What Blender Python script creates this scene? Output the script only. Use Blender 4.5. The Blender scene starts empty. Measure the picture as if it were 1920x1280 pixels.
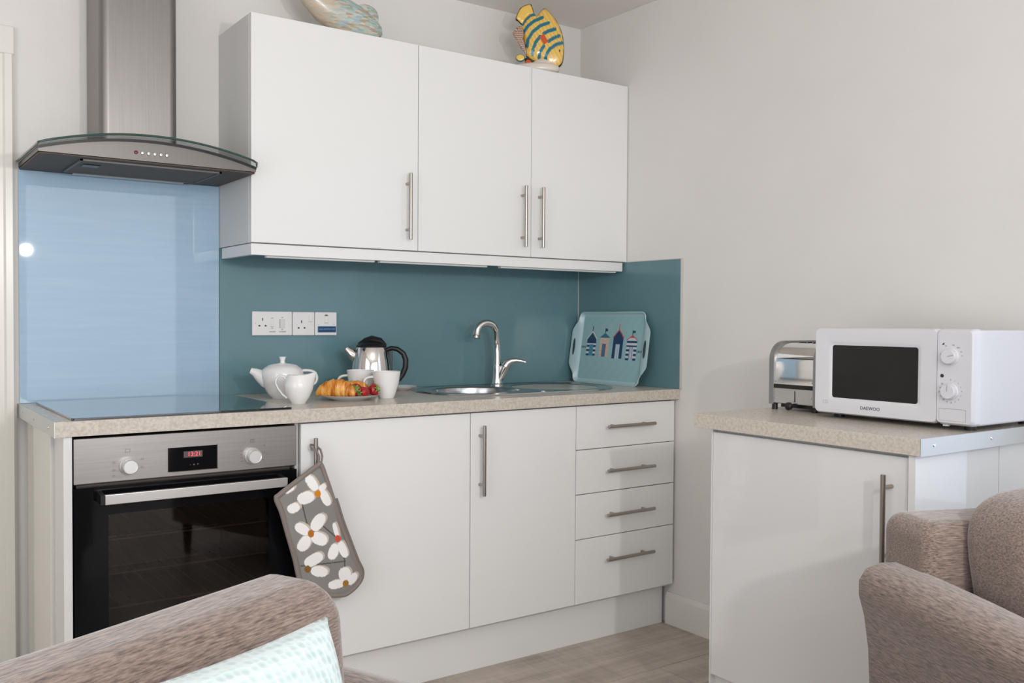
import bpy, bmesh, math, random
from mathutils import Vector, Matrix
random.seed(7)
PI = math.pi
SC = bpy.context.scene
COL = SC.collection
V = Vector

# ------------------------------------------------------------------ camera
cam = bpy.data.cameras.new('camera')
cam.sensor_width = 36.0
cam.lens = 1757.0 / 1920 * 36
cam.clip_start = 0.02
co = bpy.data.objects.new('camera', cam)
COL.objects.link(co)
yaw, pit, rol = math.radians(35.3757), math.radians(-1.3631), math.radians(0.344)
fw = V((math.sin(yaw) * math.cos(pit), math.cos(yaw) * math.cos(pit), math.sin(pit)))
rt = V((math.cos(yaw), -math.sin(yaw), 0))
up = rt.cross(fw)
rt2 = rt * math.cos(rol) + up * math.sin(rol)
up2 = up * math.cos(rol) - rt * math.sin(rol)
m = Matrix((rt2, up2, -fw)).transposed().to_4x4()
m.translation = V((-0.464, -3.1502, 1.1721))
co.matrix_world = m
SC.camera = co

# ------------------------------------------------------------------ world, lights, exposure
SC.view_settings.view_transform = 'Standard'
SC.view_settings.look = 'None'
SC.view_settings.gamma = 1.0
SC.view_settings.use_curve_mapping = False
SC.view_settings.exposure = 0.0
SC.cycles.max_bounces = 8
SC.cycles.diffuse_bounces = 5
SC.cycles.glossy_bounces = 4
SC.cycles.transmission_bounces = 6
W = bpy.data.worlds.new('sky')
SC.world = W
W.use_nodes = True
bg = W.node_tree.nodes['Background']
bg.inputs[0].default_value = (0.75, 0.85, 1.0, 1)
bg.inputs[1].default_value = 1.0

def area(name, loc, aim, sx, sy, watts, color, shape='RECTANGLE'):
    l = bpy.data.lights.new(name, 'AREA')
    l.shape = shape
    l.size = sx
    l.size_y = sy
    l.energy = watts
    l.color = color
    o = bpy.data.objects.new(name, l)
    COL.objects.link(o)
    o.location = loc
    o.rotation_euler = (V(aim) - V(loc)).to_track_quat('-Z', 'Y').to_euler()
    return o

# unseen flash on a stand, to the right of the viewpoint
flash = bpy.data.lights.new('flash_light', 'SPOT')
flash.energy = 58; flash.color = (1.0, 0.965, 0.92); flash.shadow_soft_size = 0.03
flash.spot_size = math.radians(90); flash.spot_blend = 0.55
lo = bpy.data.objects.new('flash_light', flash); COL.objects.link(lo)
lo.location = (0.48, -3.6, 1.6)
lo.rotation_euler = (V((0.08, 0, 0.72)) - V(lo.location)).to_track_quat('-Z', 'Y').to_euler()
# daylight through the window in the right wall; the front and left area lights are added fill
area('window_light_right', (2.24, -2.95, 1.35), (0.2, -2.6, 1.0), 1.5, 1.55, 5, (0.80, 0.88, 1.0))
area('fill_light_front', (0.05, -5.16, 1.25), (0.05, 0, 1.25), 3.7, 2.2, 33, (1.0, 0.99, 0.985))  # unseen full-width source, sized for soft fill and even reflections
area('fill_light_left', (-2.06, -2.75, 1.3), (0.5, -2.4, 1.2), 1.9, 1.9, 22, (1.0, 0.985, 0.975))  # added to lift the faces turned left, source not known
# added fill light behind the viewpoint, bounced off the ceiling
area('bounce_fill', (-0.2, -3.7, 1.75), (0.0, -3.2, 2.42), 0.5, 0.5, 27, (1.0, 0.97, 0.93))

# ------------------------------------------------------------------ materials
MATS = {}
def mat(name, color=(.8, .8, .8), rough=.5, metal=0., coat=0., coat_r=.03, spec=.5, emit=None, es=0., trans=0., ior=1.45,
        noise=None, bump=None, attr=None, sheen=0.):
    """noise=(color2, scale(3), lo, hi, coords) ; bump=(scale(3), strength, distance)"""
    if name in MATS: return MATS[name]
    M = bpy.data.materials.new(name)
    M.use_nodes = True
    nt = M.node_tree
    N, L = nt.nodes, nt.links
    b = N['Principled BSDF']
    b.inputs['Base Color'].default_value = (*color, 1)
    b.inputs['Roughness'].default_value = rough
    b.inputs['Metallic'].default_value = metal
    b.inputs['Specular IOR Level'].default_value = spec
    b.inputs['Coat Weight'].default_value = coat
    b.inputs['Coat Roughness'].default_value = coat_r
    b.inputs['Transmission Weight'].default_value = trans
    b.inputs['IOR'].default_value = ior
    b.inputs['Sheen Weight'].default_value = sheen
    if emit:
        b.inputs['Emission Color'].default_value = (*emit, 1)
        b.inputs['Emission Strength'].default_value = es
    def coords(kind, sc):
        mp = N.new('ShaderNodeMapping')
        mp.inputs['Scale'].default_value = sc
        if kind == 'W':
            g = N.new('ShaderNodeNewGeometry'); L.new(g.outputs['Position'], mp.inputs[0])
        else:
            g = N.new('ShaderNodeTexCoord'); L.new(g.outputs['Object'], mp.inputs[0])
        return mp
    if noise:
        c2, sc, lo, hi, kind = noise
        mp = coords(kind, sc)
        t = N.new('ShaderNodeTexNoise'); t.inputs['Scale'].default_value = 1; t.inputs['Detail'].default_value = 5
        t.inputs['Roughness'].default_value = .65
        L.new(mp.outputs[0], t.inputs['Vector'])
        r = N.new('ShaderNodeMapRange'); r.inputs[1].default_value = lo; r.inputs[2].default_value = hi
        L.new(t.outputs[0], r.inputs[0])
        mx = N.new('ShaderNodeMix'); mx.data_type = 'RGBA'
        mx.inputs[6].default_value = (*color, 1); mx.inputs[7].default_value = (*c2, 1)
        L.new(r.outputs[0], mx.inputs[0]); L.new(mx.outputs[2], b.inputs['Base Color'])
    if attr:
        a = N.new('ShaderNodeVertexColor'); a.layer_name = attr
        L.new(a.outputs[0], b.inputs['Base Color'])
    if bump:
        sc, st, di = bump[:3]
        mp = coords(bump[3] if len(bump) > 3 else 'O', sc)
        t = N.new('ShaderNodeTexNoise'); t.inputs['Scale'].default_value = 1; t.inputs['Detail'].default_value = 4
        L.new(mp.outputs[0], t.inputs['Vector'])
        bp = N.new('ShaderNodeBump'); bp.inputs['Strength'].default_value = st; bp.inputs['Distance'].default_value = di
        L.new(t.outputs[0], bp.inputs['Height']); L.new(bp.outputs[0], b.inputs['Normal'])
    MATS[name] = M
    return M

def srgb(r, g, b):
    f = lambda c: (c / 255 / 12.92) if c / 255 <= .04045 else ((c / 255 + .055) / 1.055) ** 2.4
    return (f(r), f(g), f(b))

M_wall = mat('wall_paint', (.77, .75, .725), .85, noise=((.745, .725, .70), (3, 3, 3), .4, .7, 'W'), bump=((60, 60, 60), .08, .002, 'W'))
M_ceil = mat('ceiling_paint', (.82, .79, .75), .9)
M_trim = mat('trim_gloss_paint', (.78, .76, .71), .25, coat=.3)
M_door = mat('white_cabinet_front', (.80, .80, .795), .32, coat=.25, coat_r=.12)
M_gloss = mat('white_gloss_front', (.72, .72, .72), .22, coat=.9, coat_r=.02)
M_carc = mat('white_carcass', (.74, .74, .73), .5)
M_edge = mat('grey_panel_edge', (.55, .54, .52), .5)
M_top = mat('worktop_stone_laminate', srgb(206, 198, 187), .26, noise=(srgb(182, 174, 164), (120, 120, 120), .40, .66, 'W'), bump=((200, 200, 200), .05, .0005, 'W'))
M_alu = mat('aluminium_edge', (.62, .63, .63), .42, .85, bump=((4, 300, 300), .06, .0004))
M_steel = mat('brushed_steel', (.42, .395, .38), .34, 1., noise=((.37, .345, .33), (6, 6, 240), .35, .7, 'W'), bump=((5, 5, 420), .10, .0006, 'W'))
M_steelv = mat('brushed_steel_chimney', (.31, .29, .28), .40, 1., noise=((.275, .258, .248), (260, 260, 5), .35, .7, 'W'), bump=((300, 300, 5), .10, .0006, 'W'))
M_handle = mat('satin_nickel', (.40, .365, .33), .30, 1.)
M_chrome = mat('chrome', (.80, .79, .78), .05, 1.)
M_sinkst = mat('sink_steel', (.52, .52, .52), .22, 1.)
M_blueglass = mat('blue_glass', srgb(152, 183, 208), .5, coat=1., coat_r=.02, noise=(srgb(160, 189, 212), (3, 3, 60), .4, .7, 'W'), spec=.6)
M_teal = mat('teal_splashback', srgb(95, 132, 140), .35, coat=.45, coat_r=.12, noise=(srgb(98, 135, 142), (8, 8, 8), .4, .65, 'W'))
M_black = mat('black_glass', (.004, .004, .005), .06, spec=.25)
M_hob = mat('hob_glass', (.012, .016, .022), .04, coat=1., coat_r=.01)
M_bplast = mat('black_plastic', (.012, .012, .013), .32)
M_dark = mat('dark_gap', (.02, .02, .02), .8)
M_hoodu = mat('hood_underside', (.075, .06, .05), .6)
M_filter = mat('hood_filter', (.13, .10, .078), .6, .2, noise=((.07, .055, .042), (400, 400, 400), .45, .6, 'W'))
M_china = mat('white_china', (.82, .815, .81), .12, coat=.6, coat_r=.04)
M_mw = mat('microwave_white', (.67, .67, .71), .28, coat=.3, coat_r=.1)
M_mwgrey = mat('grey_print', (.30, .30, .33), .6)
M_print = mat('black_print', (.03, .03, .035), .6)
M_dprint = mat('dim_print', (.18, .16, .15), .6)
M_red = mat('red_led', (.4, .01, .02), .4, emit=(1., .08, .12), es=1.6)
M_redplastic = mat('red_plastic', (.15, .01, .015), .3)
M_ledback = mat('led_window', (.09, .08, .08), .3)
M_knob = mat('silver_knob', (.72, .72, .71), .35, .55)
M_socket = mat('white_socket_plastic', (.80, .785, .78), .3, coat=.3)
M_bluelab = mat('blue_label', srgb(14, 66, 112), .4)
M_bluelabrim = mat('blue_label_rim', srgb(150, 178, 200), .4)
M_tint = mat('canopy_glass', (.93, .975, .96), .02, trans=1., ior=1.45)
M_glassedge = mat('green_glass_edge', (.03, .075, .065), .1, coat=.5)
M_paint = mat('painted_ceramic', (.8, .8, .8), .15, coat=.9, coat_r=.04, attr='Col')
M_print_cloth = mat('printed_cotton', (.5, .5, .5), .9, attr='Col', bump=((160, 160, 160), .15, .001))
M_traymat = mat('tray_melamine', (.5, .6, .6), .22, coat=.5, coat_r=.08, attr='Col')
M_trayrim = mat('tray_rim_melamine', srgb(178, 206, 212), .25, coat=.5)
M_bind = mat('grey_binding_cloth', srgb(132, 122, 116), .95, bump=((90, 300, 300), .3, .001))
M_greycloth = mat('grey_cotton_back', srgb(125, 122, 118), .95)
M_ceram = mat('cream_ceramic', (.72, .66, .58), .3, coat=.4)
def fabric(name, c1, c2, sc):
    return mat(name, c1, .95, noise=(c2, sc, .36, .66, 'O'), bump=(sc, .45, .0025), sheen=.45)
SX, SY = (9, 9, 210), (120, 9, 120)
F1, F2 = srgb(148, 130, 121), srgb(80, 66, 60)
M_fabh = fabric('chenille_horizontal', F1, F2, (48, 230, 520))
M_faby = fabric('chenille_along', F1, F2, (230, 48, 520))
M_leg = mat('dark_wood_leg', (.05, .03, .02), .4)
def waffle():
    M = bpy.data.materials.new('aqua_waffle_cotton'); M.use_nodes = True
    nt = M.node_tree; N, L = nt.nodes, nt.links
    b = N['Principled BSDF']; b.inputs['Roughness'].default_value = .95; b.inputs['Sheen Weight'].default_value = .2
    tc = N.new('ShaderNodeTexCoord'); v = N.new('ShaderNodeTexVoronoi'); v.inputs['Scale'].default_value = 95; v.inputs['Randomness'].default_value = .35
    L.new(tc.outputs['Object'], v.inputs['Vector'])
    r = N.new('ShaderNodeMapRange'); r.inputs[1].default_value = .1; r.inputs[2].default_value = .6; L.new(v.outputs['Distance'], r.inputs[0])
    mx = N.new('ShaderNodeMix'); mx.data_type = 'RGBA'; mx.inputs[6].default_value = (*srgb(170, 190, 192), 1); mx.inputs[7].default_value = (*srgb(196, 209, 210), 1)
    L.new(r.outputs[0], mx.inputs[0]); L.new(mx.outputs[2], b.inputs['Base Color'])
    bp = N.new('ShaderNodeBump'); bp.inputs['Strength'].default_value = .5; bp.inputs['Distance'].default_value = .003
    L.new(r.outputs[0], bp.inputs['Height']); L.new(bp.outputs[0], b.inputs['Normal'])
    return M
M_aqua = waffle()

# tinted oven window : dark see-through glass
def tinted():
    M = bpy.data.materials.new('oven_window_glass'); M.use_nodes = True
    nt = M.node_tree; N, L = nt.nodes, nt.links
    N.remove(N['Principled BSDF'])
    out = N['Material Output']
    tr = N.new('ShaderNodeBsdfTransparent'); tr.inputs[0].default_value = (.55, .48, .44, 1)
    gl = N.new('ShaderNodeBsdfGlossy'); gl.inputs['Roughness'].default_value = .03
    fr = N.new('ShaderNodeFresnel'); fr.inputs[0].default_value = 1.5
    mx = N.new('ShaderNodeMixShader')
    L.new(fr.outputs[0], mx.inputs[0]); L.new(tr.outputs[0], mx.inputs[1]); L.new(gl.outputs[0], mx.inputs[2])
    L.new(mx.outputs[0], out.inputs[0])
    return M
M_ovwin = tinted()

def plank_mat():
    M = bpy.data.materials.new('grey_oak_plank'); M.use_nodes = True
    nt = M.node_tree; N, L = nt.nodes, nt.links
    b = N['Principled BSDF']; b.inputs['Roughness'].default_value = .42
    g = N.new('ShaderNodeNewGeometry'); oi = N.new('ShaderNodeObjectInfo')
    add = N.new('ShaderNodeVectorMath'); add.operation = 'ADD'
    ml = N.new('ShaderNodeMath'); ml.operation = 'MULTIPLY'; ml.inputs[1].default_value = 37
    L.new(oi.outputs['Random'], ml.inputs[0]); L.new(g.outputs['Position'], add.inputs[0]); L.new(ml.outputs[0], add.inputs[1])
    mp = N.new('ShaderNodeMapping'); mp.inputs['Scale'].default_value = (2.2, 26, 1); L.new(add.outputs[0], mp.inputs[0])
    t = N.new('ShaderNodeTexNoise'); t.inputs['Scale'].default_value = 1; t.inputs['Detail'].default_value = 8; t.inputs['Roughness'].default_value = .7
    L.new(mp.outputs[0], t.inputs['Vector'])
    mp2 = N.new('ShaderNodeMapping'); mp2.inputs['Scale'].default_value = (70, 4, 1); L.new(add.outputs[0], mp2.inputs[0])
    t2 = N.new('ShaderNodeTexNoise'); t2.inputs['Scale'].default_value = 1; t2.inputs['Detail'].default_value = 3; L.new(mp2.outputs[0], t2.inputs['Vector'])
    mp3 = N.new('ShaderNodeMapping'); mp3.inputs['Scale'].default_value = (3, 5, 1); L.new(add.outputs[0], mp3.inputs[0])
    t3 = N.new('ShaderNodeTexNoise'); t3.inputs['Scale'].default_value = 1.4; t3.inputs['Detail'].default_value = 2; L.new(mp3.outputs[0], t3.inputs['Vector'])
    a1 = N.new('ShaderNodeMath'); a1.operation = 'MULTIPLY_ADD'; a1.inputs[1].default_value = .35
    L.new(t2.outputs[0], a1.inputs[0]); L.new(t.outputs[0], a1.inputs[2])
    a2 = N.new('ShaderNodeMath'); a2.operation = 'MULTIPLY_ADD'; a2.inputs[1].default_value = .7
    L.new(t3.outputs[0], a2.inputs[0]); L.new(a1.outputs[0], a2.inputs[2])
    cr = N.new('ShaderNodeValToRGB')
    cr.color_ramp.elements[0].position = 0; cr.color_ramp.elements[0].color = (*srgb(150, 138, 128), 1)
    cr.color_ramp.elements[1].position = 1; cr.color_ramp.elements[1].color = (*srgb(205, 193, 182), 1)
    mr = N.new('ShaderNodeMapRange'); mr.inputs[1].default_value = .72; mr.inputs[2].default_value = 1.32
    L.new(a2.outputs[0], mr.inputs[0]); L.new(mr.outputs[0], cr.inputs[0]); L.new(cr.outputs[0], b.inputs['Base Color'])
    bp = N.new('ShaderNodeBump'); bp.inputs['Strength'].default_value = .15; bp.inputs['Distance'].default_value = .001
    L.new(a1.outputs[0], bp.inputs['Height']); L.new(bp.outputs[0], b.inputs['Normal'])
    return M
M_plank = plank_mat()

def food_mat(name, stops, scale, bump):
    M = bpy.data.materials.new(name); M.use_nodes = True
    nt = M.node_tree; N, L = nt.nodes, nt.links
    b = N['Principled BSDF']; b.inputs['Roughness'].default_value = .38
    tc = N.new('ShaderNodeTexCoord'); mp = N.new('ShaderNodeMapping'); mp.inputs['Scale'].default_value = scale
    L.new(tc.outputs['Object'], mp.inputs[0])
    t = N.new('ShaderNodeTexNoise'); t.inputs['Scale'].default_value = 1; t.inputs['Detail'].default_value = 5; L.new(mp.outputs[0], t.inputs['Vector'])
    cr = N.new('ShaderNodeValToRGB')
    e = cr.color_ramp.elements
    e[0].position, e[0].color = stops[0][0], (*stops[0][1], 1)
    e[1].position, e[1].color = stops[-1][0], (*stops[-1][1], 1)
    for p_, c_ in stops[1:-1]:
        n = e.new(p_); n.color = (*c_, 1)
    L.new(t.outputs[0], cr.inputs[0]); L.new(cr.outputs[0], b.inputs['Base Color'])
    bp = N.new('ShaderNodeBump'); bp.inputs['Strength'].default_value = bump; bp.inputs['Distance'].default_value = .002
    L.new(t.outputs[0], bp.inputs['Height']); L.new(bp.outputs[0], b.inputs['Normal'])
    return M
M_croi = food_mat('baked_pastry', [(.30, srgb(150, 78, 20)), (.48, srgb(214, 138, 52)), (.62, srgb(236, 182, 96)), (.75, srgb(244, 214, 150))], (115, 20, 20), .3)
M_straw = food_mat('strawberry_red', [(.3, srgb(110, 10, 18)), (.55, srgb(172, 22, 30)), (.75, srgb(205, 50, 45))], (160, 160, 160), .5)
M_leaf = mat('strawberry_leaf', srgb(92, 128, 52), .6, noise=(srgb(150, 165, 90), (120, 120, 120), .45, .65, 'O'))

def mosaic_mat():
    M = bpy.data.materials.new('mosaic_glaze'); M.use_nodes = True
    nt = M.node_tree; N, L = nt.nodes, nt.links
    b = N['Principled BSDF']; b.inputs['Roughness'].default_value = .25; b.inputs['Coat Weight'].default_value = .4
    tc = N.new('ShaderNodeTexCoord'); mp = N.new('ShaderNodeMapping')
    mp.inputs['Rotation'].default_value = (0, math.radians(-27), 0); mp.inputs['Scale'].default_value = (40, 110, 190)
    L.new(tc.outputs['Object'], mp.inputs[0])
    v = N.new('ShaderNodeTexVoronoi'); v.inputs['Scale'].default_value = 1; L.new(mp.outputs[0], v.inputs['Vector'])
    sep = N.new('ShaderNodeSeparateColor'); L.new(v.outputs['Color'], sep.inputs[0])
    cr = N.new('ShaderNodeValToRGB'); e = cr.color_ramp.elements
    cols = [srgb(205, 196, 178), srgb(166, 190, 178), srgb(120, 168, 158), srgb(196, 206, 200), srgb(150, 180, 196), srgb(214, 206, 190), srgb(176, 158, 134)]
    e[0].position, e[0].color = 0, (*cols[0], 1)
    e[1].position, e[1].color = .9, (*cols[-1], 1)
    for i, c in enumerate(cols[1:-1]): e.new((i + 1) * .15).color = (*c, 1)
    L.new(sep.outputs[0], cr.inputs[0])
    # the ends of the body are plain beige
    sx = N.new('ShaderNodeSeparateXYZ'); L.new(tc.outputs['Object'], sx.inputs[0])
    r = N.new('ShaderNodeMapRange'); r.inputs[1].default_value = -.02; r.inputs[2].default_value = -.10; L.new(sx.outputs[0], r.inputs[0])
    r2 = N.new('ShaderNodeMapRange'); r2.inputs[1].default_value = .112; r2.inputs[2].default_value = .14; L.new(sx.outputs[0], r2.inputs[0])
    ad = N.new('ShaderNodeMath'); ad.operation = 'ADD'; ad.use_clamp = True; L.new(r.outputs[0], ad.inputs[0]); L.new(r2.outputs[0], ad.inputs[1])
    m8 = N.new('ShaderNodeMath'); m8.operation = 'MULTIPLY'; m8.inputs[1].default_value = .75; L.new(ad.outputs[0], m8.inputs[0])
    mx = N.new('ShaderNodeMix'); mx.data_type = 'RGBA'; mx.inputs[7].default_value = (*srgb(196, 176, 152), 1)
    L.new(m8.outputs[0], mx.inputs[0]); L.new(cr.outputs[0], mx.inputs[6]); L.new(mx.outputs[2], b.inputs['Base Color'])
    return M
M_mosaic = mosaic_mat()

# ------------------------------------------------------------------ builders
MW = {}
def thing(name, label, cat, loc=(0, 0, 0), rz=0., group=None):
    o = bpy.data.objects.new(name, None)
    o.empty_display_size = .05
    COL.objects.link(o)
    o.location = loc
    o.rotation_euler = (0, 0, rz)
    MW[o] = Matrix.Translation(loc) @ Matrix.Rotation(rz, 4, 'Z')
    tag(o, label, cat, group)
    return o
def tag(o, label=None, cat=None, group=None, kind=None):
    if label: o['label'] = label
    if cat: o['category'] = cat
    if group: o['group'] = group
    if kind: o['kind'] = kind
    return o

class MB:
    """collects shapes, one mesh"""
    def __init__(s): s.bm = bmesh.new()
    def _merge(s, b2, mtx=None):
        me = bpy.data.meshes.new('tmp'); b2.to_mesh(me); b2.free()
        if mtx is not None: me.transform(mtx)
        s.bm.from_mesh(me); bpy.data.meshes.remove(me)
        return s
    def box(s, x0, x1, y0, y1, z0, z1, bev=0., seg=2, mtx=None):
        b = bmesh.new()
        bmesh.ops.create_cube(b, size=1)
        for v in b.verts:
            v.co = V(((x0 + x1) / 2 + v.co.x * (x1 - x0), (y0 + y1) / 2 + v.co.y * (y1 - y0), (z0 + z1) / 2 + v.co.z * (z1 - z0)))
        if bev > 0: bmesh.ops.bevel(b, geom=b.edges[:], offset=bev, segments=seg, profile=.5, affect='EDGES')
        return s._merge(b, mtx)
    def vbox(s, x0, x1, y0, y1, z0, z1, bev, seg=4, axis=2):
        b = bmesh.new(); bmesh.ops.create_cube(b, size=1)
        for v in b.verts:
            v.co = V(((x0 + x1) / 2 + v.co.x * (x1 - x0), (y0 + y1) / 2 + v.co.y * (y1 - y0), (z0 + z1) / 2 + v.co.z * (z1 - z0)))
        ed = [e for e in b.edges if abs((e.verts[0].co - e.verts[1].co).normalized()[axis]) > .99]
        bmesh.ops.bevel(b, geom=ed, offset=bev, segments=seg, profile=.5, affect='EDGES')
        return s._merge(b)
    def lathe(s, prof, c=(0, 0, 0), seg=32, axis='z', mtx=None, sx=1., sy=1.):
        bm = bmesh.new(); rings = []
        for r, z in prof:
            if r < 1e-6: rings.append([bm.verts.new((0, 0, z))])
            else: rings.append([bm.verts.new((r * math.cos(2 * PI * i / seg) * sx, r * math.sin(2 * PI * i / seg) * sy, z)) for i in range(seg)])
        for a, b in zip(rings, rings[1:]):
            if len(a) == 1 and len(b) == 1: continue
            for i in range(seg):
                j = (i + 1) % seg
                if len(a) == 1: bm.faces.new((a[0], b[i], b[j]))
                elif len(b) == 1: bm.faces.new((a[i], a[j], b[0]))
                else: bm.faces.new((a[i], a[j], b[j], b[i]))
        M = Matrix.Translation(c)
        if axis == 'y': M = M @ Matrix.Rotation(PI / 2, 4, 'X')     # local z -> -y
        if axis == 'x': M = M @ Matrix.Rotation(-PI / 2, 4, 'Y')    # local z -> -x
        if mtx is not None: M = mtx @ M
        bmesh.ops.recalc_face_normals(bm, faces=bm.faces[:])
        return s._merge(bm, M)
    def cyl(s, r, h, c=(0, 0, 0), seg=20, axis='z', bev=0., mtx=None):
        p = [(0, 0), (r - bev, 0), (r, bev), (r, h - bev), (r - bev, h), (0, h)] if bev else [(0, 0), (r, 0), (r, h), (0, h)]
        return s.lathe(p, c, seg, axis, mtx)
    def tube(s, path, rad, seg=12, cap=True, flat=1., ref=(0, 0, 1), mtx=None):
        """sweep; rad number or list ; flat scales second axis"""
        n = len(path); P = [V(p) for p in path]
        R = rad if isinstance(rad, (list, tuple)) else [rad] * n
        bm = bmesh.new(); rings = []; prev = None
        for i in range(n):
            t = (P[min(i + 1, n - 1)] - P[max(i - 1, 0)]).normalized()
            a = V(ref) if prev is None else prev
            a = a - t * a.dot(t)
            if a.length < 1e-4: a = t.orthogonal()
            a.normalize(); prev = a; b = t.cross(a)
            rings.append([bm.verts.new(P[i] + (a * math.cos(2 * PI * k / seg) + b * math.sin(2 * PI * k / seg) * flat) * R[i]) for k in range(seg)])
        for a, b in zip(rings, rings[1:]):
            for k in range(seg):
                j = (k + 1) % seg
                bm.faces.new((a[k], a[j], b[j], b[k]))
        if cap:
            bm.faces.new(rings[0]); bm.faces.new(rings[-1])
        bmesh.ops.recalc_face_normals(bm, faces=bm.faces[:])
        return s._merge(bm, mtx)
    def prism(s, pts, axis, a0, a1, bev=0., seg=2, mtx=None):
        """extrude 2-D polygon along axis ('x': pts=(y,z); 'y': pts=(x,z); 'z': pts=(x,y))"""
        bm = bmesh.new()
        def mk(p, a): return {'x': (a, p[0], p[1]), 'y': (p[0], a, p[1]), 'z': (p[0], p[1], a)}[axis]
        A = [bm.verts.new(mk(p, a0)) for p in pts]; B = [bm.verts.new(mk(p, a1)) for p in pts]
        bm.faces.new(A); bm.faces.new(B)
        for i in range(len(pts)):
            j = (i + 1) % len(pts); bm.faces.new((A[i], A[j], B[j], B[i]))
        bmesh.ops.recalc_face_normals(bm, faces=bm.faces[:])
        if bev > 0:
            ed = [e for e in bm.edges if abs((e.verts[0].co - e.verts[1].co)[{'x': 0, 'y': 1, 'z': 2}[axis]]) < 1e-7]
            bmesh.ops.bevel(bm, geom=ed, offset=bev, segments=seg, profile=.5, affect='EDGES')
        return s._merge(bm, mtx)
    def superell(s, c, rx, ry, rz, e1=.3, e2=.3, nu=40, nv=24, fn=None):
        bm = bmesh.new()
        f = lambda w, e: math.copysign(abs(w) ** e, w)
        rings = []
        for j in range(nv + 1):
            ph = -PI / 2 + PI * j / nv
            if j in (0, nv): rings.append([bm.verts.new((c[0], c[1], c[2] + rz * math.copysign(1, ph)))]); continue
            ring = []
            for i in range(nu):
                th = 2 * PI * i / nu
                p = V((c[0] + rx * f(math.cos(ph), e1) * f(math.cos(th), e2), c[1] + ry * f(math.cos(ph), e1) * f(math.sin(th), e2), c[2] + rz * f(math.sin(ph), e1)))
                ring.append(bm.verts.new(fn(p) if fn else p))
            rings.append(ring)
        for a, b in zip(rings, rings[1:]):
            for i in range(nu):
                j = (i + 1) % nu
                if len(a) == 1: bm.faces.new((a[0], b[j], b[i]))
                elif len(b) == 1: bm.faces.new((a[i], a[j], b[0]))
                else: bm.faces.new((a[i], a[j], b[j], b[i]))
        bmesh.ops.recalc_face_normals(bm, faces=bm.faces[:])
        return s._merge(bm)
    def build(s, name, m_, parent=None, smooth=False, world=True, angle=40):
        me = bpy.data.meshes.new(name)
        bmesh.ops.remove_doubles(s.bm, verts=s.bm.verts[:], dist=1e-6) if smooth else None
        s.bm.to_mesh(me); s.bm.free()
        me.materials.append(m_)
        if smooth:
            for p in me.polygons: p.use_smooth = True
            me.set_sharp_from_angle(angle=math.radians(angle))
        o = bpy.data.objects.new(name, me)
        COL.objects.link(o)
        if smooth:
            wn_ = o.modifiers.new('weighted_normal', 'WEIGHTED_NORMAL'); wn_.keep_sharp = True; wn_.weight = 80
        if parent is not None:
            o.parent = parent
            if world: o.matrix_parent_inverse = MW[parent].inverted()
        MW[o] = (Matrix.Identity(4) if world or parent is None else MW[parent].copy())
        return o

def bx(name, m_, parent, x0, x1, y0, y1, z0, z1, bev=0., world=True, seg=2):
    return MB().box(x0, x1, y0, y1, z0, z1, bev, seg).build(name, m_, parent, smooth=bev > .0025, world=world)
def struct(o):
    o['kind'] = 'structure'; return o

def text(s, size, loc, right, upv, m_, parent, name, ext=.0002, align='CENTER', world=True):
    cu = bpy.data.curves.new('txt', 'FONT'); cu.body = s; cu.size = size; cu.extrude = ext
    cu.align_x = align; cu.align_y = 'CENTER'; cu.resolution_u = 3
    t = bpy.data.objects.new('txt', cu); COL.objects.link(t)
    dg = bpy.context.evaluated_depsgraph_get()
    me = bpy.data.meshes.new_from_object(t.evaluated_get(dg))
    bpy.data.objects.remove(t); bpy.data.curves.remove(cu)
    r, u = V(right), V(upv)
    M = Matrix((r, u, r.cross(u))).transposed().to_4x4(); M.translation = V(loc)
    me.transform(M)
    me.materials.clear(); me.materials.append(m_)
    me.name = name
    o = bpy.data.objects.new(name, me); COL.objects.link(o)
    if parent is not None:
        o.parent = parent
        if world: o.matrix_parent_inverse = MW[parent].inverted()
    MW[o] = Matrix.Identity(4) if world else MW[parent].copy()
    return o

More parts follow.
